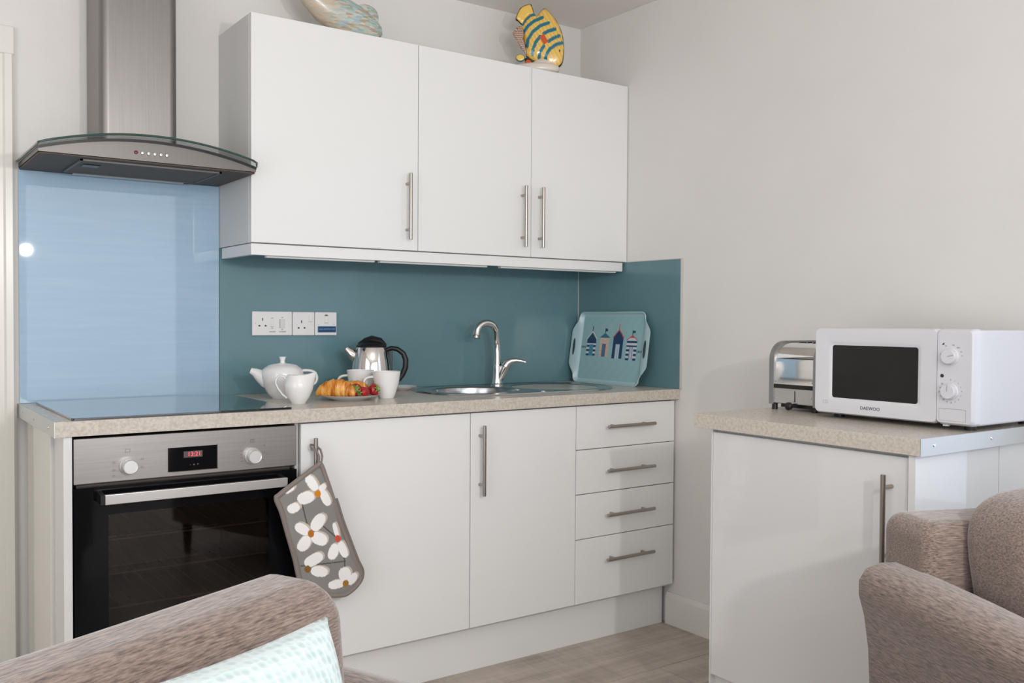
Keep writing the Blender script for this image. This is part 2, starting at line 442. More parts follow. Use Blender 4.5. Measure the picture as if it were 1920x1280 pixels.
def painted(name, outline, thick, colfn, m_, parent, place, nr=26, sub=4, world=False, power=.5, both=True, center=None):
    """inflated plate from a star-shaped 2-D outline (u,v) with painted colours; place(u,v,t)->3-D point"""
    pts = []
    n = len(outline)
    for i in range(n):          # catmull-rom
        p0, p1, p2, p3 = (V(outline[(i + k - 1) % n]) for k in range(4))
        for q in range(sub):
            t = q / sub
            pts.append(.5 * ((2 * p1) + (p2 - p0) * t + (2 * p0 - 5 * p1 + 4 * p2 - p3) * t * t + (3 * p1 - p0 - 3 * p2 + p3) * t ** 3))
    c = V(center) if center else sum(pts, V((0, 0))) / len(pts)
    verts, cols, faces = [], [], []
    N = len(pts)
    for side in ((1, -1) if both else (1,)):
        base = len(verts)
        verts.append(place(c.x, c.y, side * thick)); cols.append(colfn(c.x, c.y, side))
        for k in range(1, nr + 1):
            f = k / nr
            h = thick * max(0., 1 - f ** 4) ** power
            for p in pts:
                q = c + (p - c) * f
                verts.append(place(q.x, q.y, side * h)); cols.append(colfn(q.x, q.y, side))
        for i in range(N):
            j = (i + 1) % N
            t = (base, base + 1 + i, base + 1 + j)
            faces.append(t if side > 0 else t[::-1])
            for k in range(nr - 1):
                a = base + 1 + k * N
                q = (a + i, a + N + i, a + N + j, a + j)
                faces.append(q if side > 0 else q[::-1])
    me = bpy.data.meshes.new(name); me.from_pydata(verts, [], faces)
    ca = me.color_attributes.new('Col', 'FLOAT_COLOR', 'POINT')
    for i, cc in enumerate(cols): ca.data[i].color = (*cc, 1)
    bm = bmesh.new(); bm.from_mesh(me); bmesh.ops.remove_doubles(bm, verts=bm.verts[:], dist=1e-6)
    bmesh.ops.recalc_face_normals(bm, faces=bm.faces[:]); bm.to_mesh(me); bm.free()
    for p in me.polygons: p.use_smooth = True
    me.materials.append(m_)
    o = bpy.data.objects.new(name, me); COL.objects.link(o)
    if parent is not None:
        o.parent = parent
        if world: o.matrix_parent_inverse = MW[parent].inverted()
    MW[o] = Matrix.Identity(4) if world else MW[parent].copy()
    return o, pts

# ================================================================== the room
XW, XL, YF, ZC = 2.126, -1.95, -5.05, 2.42
struct(bx('wall_back', M_wall, None, XL - .1, XW + .1, 0, .1, 0, ZC))
struct(bx('ceiling', M_ceil, None, XL - .1, XW + .1, YF - .1, .1, ZC, ZC + .1))
def wall_x(name, x0, x1, y0, y1, oy0, oy1, oz0, oz1):
    b = MB().box(x0, x1, y0, oy0, 0, ZC).box(x0, x1, oy1, y1, 0, ZC).box(x0, x1, oy0, oy1, 0, oz0).box(x0, x1, oy0, oy1, oz1, ZC)
    return struct(b.build(name, M_wall))
wall_x('wall_left', XL - .1, XL, YF - .1, 0, -3.75, -1.75, .3, 2.3)
wall_x('wall_right', XW, XW + .1, YF - .1, 0, -3.72, -2.16, .55, 2.15)
b = MB().box(XL, -1.8, YF - .1, YF, 0, ZC).box(1.9, XW, YF - .1, YF, 0, ZC).box(-1.8, 1.9, YF - .1, YF, 0, .14).box(-1.8, 1.9, YF - .1, YF, 2.34, ZC)
struct(b.build('wall_front', M_wall))
fr = MB()
for (a, c, d, e) in ((-3.72, -3.67, .55, 2.15), (-2.21, -2.16, .55, 2.15), (-3.72, -2.16, .55, .60), (-3.72, -2.16, 2.10, 2.15), (-2.965, -2.915, .55, 2.15)):
    fr.box(XW + .03, XW + .08, a, c, d, e)
struct(fr.build('window_1', M_trim))
fr = MB()
for (a, c, d, e) in ((-3.75, -3.70, .3, 2.3), (-1.80, -1.75, .3, 2.3), (-3.75, -1.75, .3, .35), (-3.75, -1.75, 2.25, 2.3), (-2.775, -2.725, .3, 2.3)):
    fr.box(XL - .08, XL - .03, a, c, d, e)
struct(fr.build('fill_window_left', M_trim))  # unseen window added to go with the left fill light
fr = MB()
for (a, c, d, e) in ((-1.8, -1.74, .14, 2.34), (1.84, 1.9, .14, 2.34), (-1.8, 1.9, .14, .2), (-1.8, 1.9, 2.28, 2.34), (-.59, -.53, .14, 2.34), (.63, .69, .14, 2.34)):
    fr.box(a, c, YF - .08, YF - .03, d, e)
struct(fr.build('fill_window_front', M_trim))  # unseen glazing, widened for the front fill and its reflection
# floor with planks
fl = struct(bx('floor', M_dark, None, XL - .1, XW + .1, YF - .1, .1, -.06, -.0085))
PWID, PLEN = .18, 1.22
pm = MB().box(-PLEN / 2 + .0008, PLEN / 2 - .0008, -PWID / 2 + .0013, PWID / 2 - .0013, -.008, 0, .0008, 1)
plank0 = pm.build('plank', M_plank, fl)
k = 0
rows = int((0 - YF) / PWID) + 1
for r in range(rows):
    y = -.705 + PWID * 3.5 - r * PWID
    if y - PWID / 2 < YF or y > -.1: continue
    off = (0.63, .05, .95, .38)[r % 4]
    x = XL + off - PLEN
    while x < XW:
        a, c = max(x, XL), min(x + PLEN, XW)
        if c - a > .002:
            if abs(c - a - PLEN) < 1e-6:
                o = plank0 if k == 0 else plank0.copy()
                if k: COL.objects.link(o)
                o.location = ((a + c) / 2, y, 0); k += 1
            else:
                o = MB().box(a - (a + c) / 2 + .0008, c - (a + c) / 2 - .0008, -PWID / 2 + .0013, PWID / 2 - .0013, -.008, 0, .0008, 1).build('plank', M_plank, fl)
                o.location = ((a + c) / 2, y, 0)
        x += PLEN
# baseboard on the right wall (chamfered top)
struct(MB().prism([(XW, 0), (XW - .016, 0), (XW - .016, .105), (XW - .008, .122), (XW, .122)], 'y', -1.345, -.56).build('baseboard_right', M_trim))
# door casing and door at the far left of the back wall
tr = MB().prism([(-.135, 0), (-.052, 0), (-.052, -.014), (-.06, -.022), (-.078, -.022), (-.084, -.015), (-.128, -.015), (-.135, -.02)], 'z', 0, 1.945)
tr.box(-1.0, -.052, -.02, 0, 1.945, 2.028, .004)
tr.box(-1.0, -.925, -.02, 0, 0, 1.945, .004)
struct(tr.build('trim_1', M_trim))
d = MB().box(-.925, -.135, -.008, .0, 0, 1.945)
dd = struct(d.build('door_1', M_trim))
for z0, z1 in ((.2, .85), (1.0, 1.8)):
    bx('door_panel', M_trim, dd, -.82, -.24, -.014, -.008, z0, z1, .003)

# ================================================================== base run
ZT, TH = .91, .0384
Z0 = ZT - TH
DF = -.5955          # door front plane
WF = -.6116          # worktop front

def bar_handle(parent, axis, c0, c1, y, off=.03, r=.0062, inset=.035, normal='y'):
    """axis 'z': c=(x, z0,z1) ; 'x': (x0,x1,z)"""
    b = MB()
    if normal == 'y':
        if axis == 'z':
            x, z0, z1 = c0, c1[0], c1[1]
            b.cyl(r, z1 - z0, (x, y - off, z0), 14, 'z', .001)
            for z in (z0 + inset, z1 - inset): b.cyl(r * .8, off, (x, y, z), 10, 'y')
        else:
            x0, x1, z = c0[0], c0[1], c1
            b.lathe([(0, 0), (r - .001, 0), (r, .001), (r, x1 - x0 - .001), (r - .001, x1 - x0), (0, x1 - x0)], (x1, y - off, z), 14, 'x')
            for x in (x0 + inset, x1 - inset): b.cyl(r * .8, off, (x, y, z), 10, 'y')
    else:   # door facing -x : c0 = y
        z0, z1 = c1
        b.cyl(r, z1 - z0, (y - off, c0, z0), 14, 'z', .001)
        for z in (z0 + inset, z1 - inset): b.lathe([(0, 0), (r * .8, 0), (r * .8, off), (0, off)], (y, c0, z), 10, 'x')
    return b.build('handle', M_handle, parent, smooth=True)

def base_cab(x0, x1, label, hx):
    t = thing('base_cabinet', label, 'cabinet', ((x0 + x1) / 2, -.3, 0), group='white base cabinets under the long worktop')
    b = MB()
    b.box(x0 + .001, x0 + .018, -.57, -.02, .15, Z0 - .001).box(x1 - .018, x1 - .001, -.57, -.02, .15, Z0 - .001)
    b.box(x0 + .018, x1 - .018, -.57, -.02, .15, .168).box(x0 + .018, x1 - .018, -.03, -.02, .168, Z0 - .001).box(x0 + .018, x1 - .018, -.57, -.5, Z0 - .02, Z0 - .001)
    b.build('body', M_carc, t)
    d = bx('door', M_door, t, x0 + .0015, x1 - .0015, DF, DF + .0195, .1617, .8655, .0012)
    bar_handle(d, 'z', hx, (.596, .826), DF)
    return t
base_cab(.6025, 1.187, 'wide white base cabinet with oven glove hanging from its bar handle', .637)
base_cab(1.187, 1.63, 'narrow white base cabinet with vertical handle, left of the drawers', 1.222)
t = thing('drawer_unit', 'white unit of four drawers with horizontal bar handles below the draining board', 'drawers', (1.87, -.3, 0))
x0, x1 = 1.63, 2.1135
b = MB()
b.box(x0 + .001, x0 + .018, -.57, -.02, .15, Z0 - .001).box(x1 - .018, x1 - .001, -.57, -.02, .15, Z0 - .001).box(x0 + .018, x1 - .018, -.57, -.02, .15, .168).box(x0 + .018, x1 - .018, -.03, -.02, .168, Z0 - .001).box(x0 + .018, x1 - .018, -.57, -.5, Z0 - .02, Z0 - .001)
b.build('body', M_carc, t)
for z0, z1, hz in ((.7115, .8655, .789), (.553, .7088, .63), (.3925, .5502, .4705), (.1617, .3898, .3095)):
    d = bx('drawer', M_door, t, x0 + .0015, x1 - .001, DF, DF + .0195, z0, z1, .0012)
    bar_handle(d, 'x', (1.755, 1.987), hz, DF, inset=.038)
bx('filler', M_carc, t, x1, XW - .001, DF + .02, DF + .035, .16, Z0 - .001)
# plinth
pl = bx('plinth_board', M_door, None, -.0, 2.106, -.547, -.531, 0.0, .149, .001)
tag(pl, 'long white plinth board along the floor under the base cabinets', 'plinth')

# oven housing and oven
t = thing('oven_cabinet', 'white housing around the built-in oven with side panels', 'cabinet', (.29, -.3, 0))
bx('side_panel', M_gloss, t, -.0255, -.0055, -.6, -.47, 0.0, Z0 - .001, .001)
bx('side_panel', M_trim, t, -.034, -.006, -.464, -.19, 0.0, Z0 - .001, .003)
bx('side_panel', M_trim, t, -.026, -.006, -.184, -.03, 0.0, Z0 - .001, .002)
bx('side_panel', M_edge, t, .5905, .6015, -.58, -.02, .15, Z0 - .001)
bx('bottom_panel', M_door, t, -.005, .5905, DF, DF + .018, .152, .262, .001)
bx('shelf', M_carc, t, -.005, .5905, -.57, -.03, .248, .262)
ov = thing('oven', 'built-in electric oven with steel control panel and black glass door', 'oven', (.29, -.3, .262))
OX0, OX1 = -.002, .588
b = MB()
b.box(OX0 + .01, OX0 + .06, -.575, -.05, .275, .74).box(OX1 - .06, OX1 - .01, -.575, -.05, .275, .74).box(OX0 + .06, OX1 - .06, -.575, -.05, .275, .37).box(OX0 + .06, OX1 - .06, -.1, -.05, .37, .74).box(OX0 + .01, OX1 - .01, -.575, -.05, .74, .86).box(OX0 + .06, OX1 - .06, -.575, -.1, .69, .74)
b.build('body', mat('oven_cavity', (.10, .075, .062), .4), ov)
cp = bx('control_panel', M_steel, ov, OX0, OX1, -.6, -.577, .7475, .8635, .002)
for kx in (.129, .459):
    kb = MB().lathe([(.0, 0), (.0225, 0), (.0225, .004), (.0205, .006), (.0195, .022), (.018, .024), (.016, .0225), (0, .0225)], (kx, -.6, .786), 32, 'y').build('knob', M_knob, cp, smooth=True, angle=25)
dsp = bx('display', M_black, cp, .2285, .3585, -.6018, -.6, .7605, .8245)
bx('display_frame', M_chrome, cp, .3585, .3605, -.602, -.6, .7590, .826)
bx('display_frame', M_chrome, cp, .2285, .3605, -.602, -.6, .7590, .7605)
bx('clock_window', M_ledback, cp, .269, .319, -.6022, -.6018, .7955, .8125)
text('13:21', .0165, (.297, -.6026, .804), (1, 0, 0), (0, 0, 1), M_red, cp, 'clock_digits')
text('-   o   +', .0075, (.297, -.6022, .776), (1, 0, 0), (0, 0, 1), M_mwgrey, cp, 'touch_symbols')
def sq(b, x, z, w, h, y=-.6003, t_=.0008):
    b.box(x - w / 2, x + w / 2, y, y + .0003, z + h / 2 - t_, z + h / 2).box(x - w / 2, x + w / 2, y, y + .0003, z - h / 2, z - h / 2 + t_)
    b.box(x - w / 2, x - w / 2 + t_, y, y + .0003, z - h / 2, z + h / 2).box(x + w / 2 - t_, x + w / 2, y, y + .0003, z - h / 2, z + h / 2)
b = MB()
sq(b, .127, .8255, .012, .0095)
for (x, z) in ((.093, .797), (.093, .777), (.093, .762), (.163, .801), (.163, .780)): sq(b, x, z, .0065, .0045)
b.box(.098, .105, -.6003, -.6, .7945, .795).box(.098, .105, -.6003, -.6, .7745, .775).box(.098, .13, -.6003, -.6, .7597, .7602).box(.152, .159, -.6003, -.6, .7985, .799).box(.152, .159, -.6003, -.6, .7775, .778)
b.build('mode_symbols', M_dprint, cp)['kind'] = 'stuff'
b = MB()
sq(b, .458, .8275, .012, .009); sq(b, .458, .8275, .004, .009)
for i in range(4): b.box(.425, .4305, -.6003, -.6, .801 - i * .0095, .8025 - i * .0095)
for (x, z) in ((.492, .813), (.492, .793), (.490, .772)): b.box(x - .002, x + .003, -.6003, -.6, z - .001, z + .001)
b.box(.474, .489, -.6003, -.6, .8115, .8119).box(.497, .507, -.6003, -.6, .786, .7866).box(.497, .507, -.6003, -.6, .789, .7894)
b.build('heat_symbols', M_dprint, cp)['kind'] = 'stuff'
od = MB()
WX0, WX1, WZ0, WZ1 = .079, .505, .345, .665
od.box(OX0, WX0, -.602, -.58, .272, .738).box(WX1, OX1, -.602, -.58, .272, .738).box(WX0, WX1, -.602, -.58, .272, WZ0).box(WX0, WX1, -.602, -.58, WZ1, .738)
od = od.build('oven_door', M_black, ov)
bx('window', M_ovwin, od, WX0, WX1, -.6015, -.598, WZ0, WZ1)
hb = MB().box(.062, .543, -.648, -.634, .698, .7235, .0015)
hb.build('handle', mat('satin_steel', (.68, .66, .64), .34, 1.), od, smooth=True)
for x in (.052, .531):
    MB().prism([(-.602, .700), (-.645, .699), (-.645, .7225), (-.602, .7275)], 'x', x, x + .011).build('handle_bracket', M_bplast, od)
for z in (.41, .50, .59):
    b = MB()
    b.tube([(WX0 - .01, -.56, z), (WX1 + .01, -.56, z)], .003, 6).tube([(WX0 - .01, -.12, z), (WX1 + .01, -.12, z)], .003, 6)
    for i in range(12): b.tube([(WX0 + i * .0385, -.56, z), (WX0 + i * .0385, -.12, z)], .0015, 5)
    b.build('rack', M_steel, ov)

# worktop (rectangular cut-out below the sink)
t = thing('worktop', 'long grey-beige stone-effect worktop of the kitchen run', 'worktop', (1.0, -.3, Z0))
HX0, HX1, HY0, HY1 = 1.235, 1.585, -.455, -.105
b = MB()
b.box(-.0455, HX0, WF, 0, Z0, ZT).box(HX1, XW - .0005, WF, 0, Z0, ZT).box(HX0, HX1, WF, HY0, Z0, ZT).box(HX0, HX1, HY1, 0, Z0, ZT)
b.build('slab', M_top, t)
es = bx('edge_strip', M_alu, t, -.0478, -.0458, WF, -.001, Z0 - .001, ZT + .0005)
for y, z in ((-.09, .893), (-.30, .891), (-.53, .890)):
    MB().lathe([(0, 0), (.0045, 0), (.0035, .0016), (0, .002)], (-.0478, y, z), 12, 'x').build('screw', M_chrome, es, smooth=True)

# hob
hob = thing('hob', 'black ceramic glass hob set into the worktop above the oven', 'hob', (.29, -.32, ZT))
MB().vbox(-.005, .578, -.594, -.045, ZT + .0005, ZT + .006, .006).build('glass_plate', M_hob, hob)

# splashbacks
g = bx('glass_splashback', M_blueglass, None, -.0425, .5585, -.007, -.0005, ZT + .0005, 1.6145, .0008)
tag(g, 'pale blue glass splashback panel behind the hob', 'splashback')
t = thing('wall_splashback', 'matt teal splashback panel along the back wall above worktop', 'splashback', (1.34, -.004, ZT))
bx('panel', M_teal, t, .5595, XW - .0115, -.009, -.0005, ZT + .0005, 1.4055)
bx('corner_trim', M_edge, t, XW - .0115, XW - .009, -.0115, -.0005, ZT + .0005, 1.4055)
t = thing('side_splashback', 'short teal splashback return on the right wall behind the tray', 'splashback', (XW - .005, -.3, ZT))
bx('panel', M_teal, t, XW - .009, XW - .0005, -.618, -.0115, ZT + .0005, 1.4045)
bx('edge_trim', M_edge, t, XW - .0105, XW - .0005, -.6225, -.618, ZT + .0005, 1.407)
bx('edge_trim', M_edge, t, XW - .0105, XW - .0005, -.618, -.0115, 1.4045, 1.407)

# wall cabinets
UF, UB, UTOP = -.3079, 1.4057, 2.1148
def wall_cab(x0, x1, label, hx):
    t = thing('wall_cabinet', label, 'cabinet', ((x0 + x1) / 2, -.15, UB), group='white wall cabinets')
    b = MB()
    b.box(x0 + .0005, x0 + .0165, -.287, -.001, UB, UTOP - .001).box(x1 - .0165, x1 - .0005, -.287, -.001, UB, UTOP - .001)
    b.box(x0 + .0165, x1 - .0165, -.287, -.001, UB, UB + .016).box(x0 + .0165, x1 - .0165, -.287, -.001, UTOP - .017, UTOP - .001).box(x0 + .0165, x1 - .0165, -.011, -.001, UB + .016, UTOP - .017)
    b.build('body', M_carc, t)
    d = bx('door', M_door, t, x0 + .0012, x1 - .0012, UF, UF + .0185, UB + .001, UTOP, .0012)
    bar_handle(d, 'z', hx, (1.4415, 1.668), UF)
    return t
wall_cab(.5595, 1.1525, 'wide white wall cabinet next to the cooker hood', 1.107)
wall_cab(1.1525, 1.639, 'middle white wall cabinet with its handle at the right edge', 1.5945)
wall_cab(1.639, 2.1235, 'white wall cabinet touching the right wall, handle at its left edge', 1.675)
pm_ = thing('pelmet', 'white light pelmet strip under the wall cabinets', 'pelmet', (1.34, -.29, 1.366))
bx('front_board', M_door, pm_, .563, 2.108, -.300, -.283, 1.368, 1.4035, .001)
bx('side_board', M_door, pm_, .563, .580, -.283, -.02, 1.368, 1.4035, .001)
for a, c in ((.62, 1.0), (1.02, 1.46), (1.52, 2.09)):
    bx('light_strip', M_carc, pm_, a, c, -.281, -.262, 1.362, 1.4035, .001)

# ================================================================== cooker hood
hd = thing('cooker_hood', 'steel chimney cooker hood with curved glass canopy', 'hood', (.258, -.2, 1.615))
MB().vbox(.146, .370, -.203, -.0005, 1.64, ZC - .001, .026, 6).build('chimney', M_steelv, hd, smooth=True, angle=60)
HL, HR, HYF, HB = -.042, .557, -.36, 1.6155
cx_, half = (HL + HR) / 2, (HR - HL) / 2
arc = lambda x, h: h * (1 - ((x - cx_) / half) ** 2)
n = 24
# visor body : flat bottom, arched top
top = [(HR - (HR - HL) * i / n) for i in range(n + 1)]
MB().prism([(HL, HB), (HR, HB)] + [(x, HB + .007 + arc(x, .045)) for x in top], 'y', HYF, -.003).build('visor', mat('darkened_visor_steel', (.17, .158, .15), .42, 1., bump=((5, 5, 420), .10, .0006, 'W')), hd)  # steel colour darkened to stand in for a dark room reflected in it
b = MB(); b.box(HL + .002, HR - .002, HYF + .004, -.004, HB - .006, HB - .0002, .002)
us = b.build('underside', M_hoodu, hd)
fl_ = bx('grease_filter', M_filter, us, .075, .455, -.325, -.07, HB - .009, HB - .006)
for (a, c, d, e) in ((.068, .075, -.33, -.065), (.455, .462, -.33, -.065), (.068, .462, -.33, -.323), (.068, .462, -.072, -.065)):
    bx('filter_frame', mat('dark_filter_frame', (.16, .15, .145), .5, .6), us, a, c, d, e, HB - .0105, HB - .006)
bx('filter_latch', M_bplast, us, .09, .135, -.26, -.215, HB - .0115, HB - .009, .001)
bx('light_bar', M_alu, us, .10, .43, -.05, -.03, HB - .011, HB - .006, .001)
# dark gasket between visor and canopy
b = MB()
pts = [(x, HB + .007 + arc(x, .045)) for x in top[::-1]]
b.prism([(x, z + .0075) for x, z in pts] + [(x, z) for x, z in pts[::-1]], 'y', HYF - .004, -.003)
b.build('gasket', M_bplast, hd)
# glass canopy: arc in x, rounded plan corners
def canopy(zoff, thick, name, m_, edge_only=False):
    bm = bmesh.new(); GY = -.402
    L_, R_ = HL - .004, HR + .006
    nx = 40
    cols_ = []
    for i in range(nx + 1):
        x = L_ + (R_ - L_) * i / nx
        dxr = max(0, x - (R_ - .04)) / .04; dxl = max(0, (L_ + .012) - x) / .012
        yf = GY + .05 * (1 - math.sqrt(max(0, 1 - dxr * dxr))) + .012 * (1 - math.sqrt(max(0, 1 - dxl * dxl)))
        z = HB + .0145 + .048 * (1 - ((x - cx_) / (half + .006)) ** 2)
        cols_.append((x, yf, z))
    if not edge_only:
        T = [(bm.verts.new((x, yf, z)), bm.verts.new((x, -.003, z)), bm.verts.new((x, yf, z + thick)), bm.verts.new((x, -.003, z + thick))) for x, yf, z in cols_]
        for a, c in zip(T, T[1:]):
            bm.faces.new((a[0], c[0], c[1], a[1])); bm.faces.new((a[2], a[3], c[3], c[2]))
            bm.faces.new((a[0], a[2], c[2], c[0])); bm.faces.new((a[1], c[1], c[3], a[3]))
        bm.faces.new((T[0][0], T[0][1], T[0][3], T[0][2])); bm.faces.new((T[-1][0], T[-1][2], T[-1][3], T[-1][1]))
    bmesh.ops.recalc_face_normals(bm, faces=bm.faces[:])
    q = MB(); q.bm.free(); q.bm = bm
    return q.build(name, m_, hd), cols_
can, cc = canopy(0, .006, 'glass_canopy', M_tint)
MB().tube([(x, y - .0015, z + .003) for x, y, z in [(cc[0][0] - .001, -.01, cc[0][2])] + cc + [(cc[-1][0] + .001, -.01, cc[-1][2])]], .0032, 8).build('glass_edge', M_glassedge, can, smooth=True)
for i, bxx in enumerate((.208, .225, .242, .259, .276, .2925)):
    MB().lathe([(0, 0), (.0052, 0), (.0052, .003), (.004, .0045), (0, .005)], (bxx, HYF, 1.6375), 14, 'y').build('button', M_redplastic if i == 0 else M_chrome, hd, smooth=True)
b = MB()
for bxx in (.225, .242, .259, .276, .2925): b.box(bxx - .002, bxx + .002, HYF - .0003, HYF, 1.6275, 1.629)
b.build('button_print', M_dprint, hd)

# ================================================================== sockets
def plate(t, x0, x1, z0, z1):
    return MB().box(x0, x1, -.0185, -.0092, z0, z1, .003, 3).build('face_plate', M_socket, t, smooth=True)
def screw(par, x, z):
    s = MB().lathe([(0, 0), (.0033, 0), (.0026, .0009), (0, .0011)], (x, -.0185, z), 12, 'y').build('screw', M_chrome, par, smooth=True)
def pins(par, x, z):
    bx('pin_hole', M_print, par, x - .0016, x + .0016, -.0189, -.0184, z + .006, z + .0155)
    for s in (-1, 1): bx('pin_hole', M_print, par, x + s * .011 - .0032, x + s * .011 + .0032, -.0189, -.0184, z - .0135, z - .0085)
RX, UZ = (1, 0, 0), (0, 0, 1)
t = thing('cooker_socket', 'wide white cooker switch plate with three-pin socket, leftmost of the three', 'socket', (.74, -.01, 1.152), group='white electrical plates on the teal splashback')
p_ = plate(t, .6685, .8125, 1.1105, 1.194)
pins(p_, .7045, 1.1555); screw(p_, .6825, 1.153); screw(p_, .803, 1.153)
bx('switch', M_socket, p_, .734, .744, -.021, -.0184, 1.142, 1.166, .001)
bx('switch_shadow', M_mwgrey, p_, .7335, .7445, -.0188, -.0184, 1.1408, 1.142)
bx('cooker_switch', mat('pale_grey_plastic', (.68, .68, .67), .35), p_, .767, .784, -.022, -.0184, 1.136, 1.167, .001)
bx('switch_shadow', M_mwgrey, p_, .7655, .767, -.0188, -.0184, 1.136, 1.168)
text('SOCKET', .0062, (.7405, -.0188, 1.1235), RX, UZ, M_print, p_, 'lettering'); text('COOKER', .0062, (.7765, -.0188, 1.1235), RX, UZ, M_print, p_, 'lettering')
for x, z, s in ((.739, 1.171, 'OFF'), (.739, 1.1355, 'ON'), (.7755, 1.1725, 'OFF'), (.7755, 1.131, 'ON')): text(s, .0045, (x, -.0188, z), RX, UZ, M_print, p_, 'lettering')
t = thing('wall_socket', 'single white three-pin socket with switch, between the other two plates', 'socket', (.855, -.01, 1.152), group='white electrical plates on the teal splashback')
p_ = plate(t, .8145, .8965, 1.110, 1.1935)
pins(p_, .847, 1.148); screw(p_, .828, 1.152); screw(p_, .8855, 1.152)
bx('switch', M_socket, p_, .874, .887, -.0215, -.0184, 1.159, 1.184, .001)
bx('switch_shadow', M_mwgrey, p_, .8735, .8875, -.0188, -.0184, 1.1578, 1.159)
t = thing('fused_switch', 'white switch plate with red neon and blue label, rightmost of three', 'switch', (.94, -.01, 1.152), group='white electrical plates on the teal splashback')
p_ = plate(t, .8985, .982, 1.110, 1.1935)
screw(p_, .911, 1.152); screw(p_, .9705, 1.152)
bx('switch', M_socket, p_, .9335, .9475, -.0215, -.0184, 1.155, 1.180, .001)
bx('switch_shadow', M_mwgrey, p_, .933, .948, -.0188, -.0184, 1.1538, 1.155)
bx('neon', M_redplastic, p_, .935, .946, -.0205, -.0184, 1.1805, 1.184)
bx('label_rim', M_bluelabrim, p_, .9075, .979, -.0195, -.0184, 1.120, 1.1435)
bx('label_plate', M_bluelab, p_, .909, .9775, -.0198, -.0194, 1.1215, 1.142)
text('AND SWITCH OFF', .0075, (.943, -.0200, 1.132), RX, UZ, M_bluelabrim, p_, 'lettering')

# ================================================================== sink and tap
t = thing('sink', 'stainless steel inset sink with round bowl and oval drainer', 'sink', (1.58, -.28, ZT))
SXL, SXR, SYB, SYF = 1.185, 1.985, -.065, -.515
def outl(off, n_=20):
    pts = []
    x0, x1, y0, y1 = SXL + off, SXR - off, SYF + off, SYB - off
    r = .205 - off
    for cx, cy, a0 in ((x1 - r, y1 - r, 0), (x0 + r, y1 - r, 90), (x0 + r, y0 + r, 180), (x1 - r, y0 + r, 270)):
        for k in range(n_): 
            a = math.radians(a0 + 90 * k / (n_ - 1)); pts.append((cx + r * math.cos(a), cy + r * math.sin(a)))
    return pts
bm = bmesh.new()
def loop(pts, z): return [bm.verts.new((x, y, z)) for x, y in pts]
def bridge(a, c):
    for i in range(len(a)):
        j = (i + 1) % len(a); bm.faces.new((a[i], a[j], c[j], c[i]))
ls = [loop(outl(o_), z) for o_, z in ((0, ZT + .0005), (.003, ZT + .005), (.012, ZT + .006), (.020, ZT + .003))]
for a, c in zip(ls, ls[1:]): bridge(a, c)
circ = lambda cx, cy, rx, ry, n_=48: [(cx + rx * math.cos(2 * PI * i / n_), cy + ry * math.sin(2 * PI * i / n_)) for i in range(n_)]
BC = (1.41, -.28); DC = (1.775, -.285)
bl = [loop(circ(*BC, r, r), z) for r, z in ((.166, ZT + .003), (.160, ZT - .002), (.156, ZT - .02), (.150, ZT - .11), (.13, ZT - .14), (.03, ZT - .147))]
dl = [loop(circ(*DC, .175 * f, .17 * f), z) for f, z in ((1, ZT + .003), (.97, ZT - .0005), (.6, ZT - .001), (.56, ZT - .0035), (.1, ZT - .0045))]
for a, c in zip(bl, bl[1:]): bridge(a, c)
for a, c in zip(dl, dl[1:]): bridge(a, c)
bm.faces.new(bl[-1]); bm.faces.new(dl[-1])
bm.edges.ensure_lookup_table()
def ledges(l): return [bm.edges.get((l[i], l[(i + 1) % len(l)])) for i in range(len(l))]
bmesh.ops.triangle_fill(bm, use_beauty=True, edges=ledges(ls[-1]) + ledges(bl[0]) + ledges(dl[0]))
bmesh.ops.recalc_face_normals(bm, faces=bm.faces[:])
q = MB(); q.bm.free(); q.bm = bm
sk = q.build('basin', M_sinkst, t, smooth=True, angle=35)
MB().lathe([(0, .004), (.016, .004), (.02, .002), (.02, 0)], (1.592, -.452, ZT + .002), 20).build('plug_cap', M_chrome, t, smooth=True)
MB().lathe([(0, .003), (.03, .003), (.034, .0005)], (BC[0], BC[1], ZT - .147), 24).build('waste', M_chrome, t, smooth=True)
tp = thing('mixer_tap', 'chrome swan-neck mixer tap with side lever behind the sink', 'tap', (1.612, -.128, ZT + .003), math.radians(-34))
b = MB()
b.lathe([(.026, 0), (.026, .005), (.021, .009), (.0175, .03), (.016, .06), (.0165, .075), (.0148, .078), (.0148, .082)], (0, 0, 0), 24)
b.build('body', M_chrome, tp, smooth=True, world=False)
path = [(0, 0, .08), (0, 0, .12), (-.0015, -.002, .16), (-.006, -.006, .19)]
for i in range(0, 13):
    a = math.radians(10 + 165 * i / 12); r = .037
    path.append((-.043 + r * math.cos(a), -.018 - .04 * (1 - math.cos(a)) / 2, .205 + r * 1.05 * math.sin(a)))
path.append((-.0815, -.062, .195))
b = MB().tube(path, [.0148, .0145, .0142, .014] + [.0138] * 13 + [.0135], 16)
b.build('spout', M_chrome, tp, smooth=True, world=False)
MB().tube([path[-1], (-.0822, -.063, .186)], .0145, 16).build('aerator', M_steel, tp, smooth=True, world=False)
b = MB().tube([(.006, 0, .02), (.018, -.002, .045), (.031, -.004, .072)], [.0135, .0165, .018], 16)
b.build('valve', M_chrome, tp, smooth=True, world=False)
b = MB().tube([(.032, -.004, .0745), (.041, -.005, .088), (.056, -.007, .097), (.075, -.009, .099), (.095, -.011, .096), (.112, -.013, .091)], [.018, .0175, .013, .0085, .007, .004], 16, flat=1.25)
b.build('lever', M_chrome, tp, smooth=True, world=False)

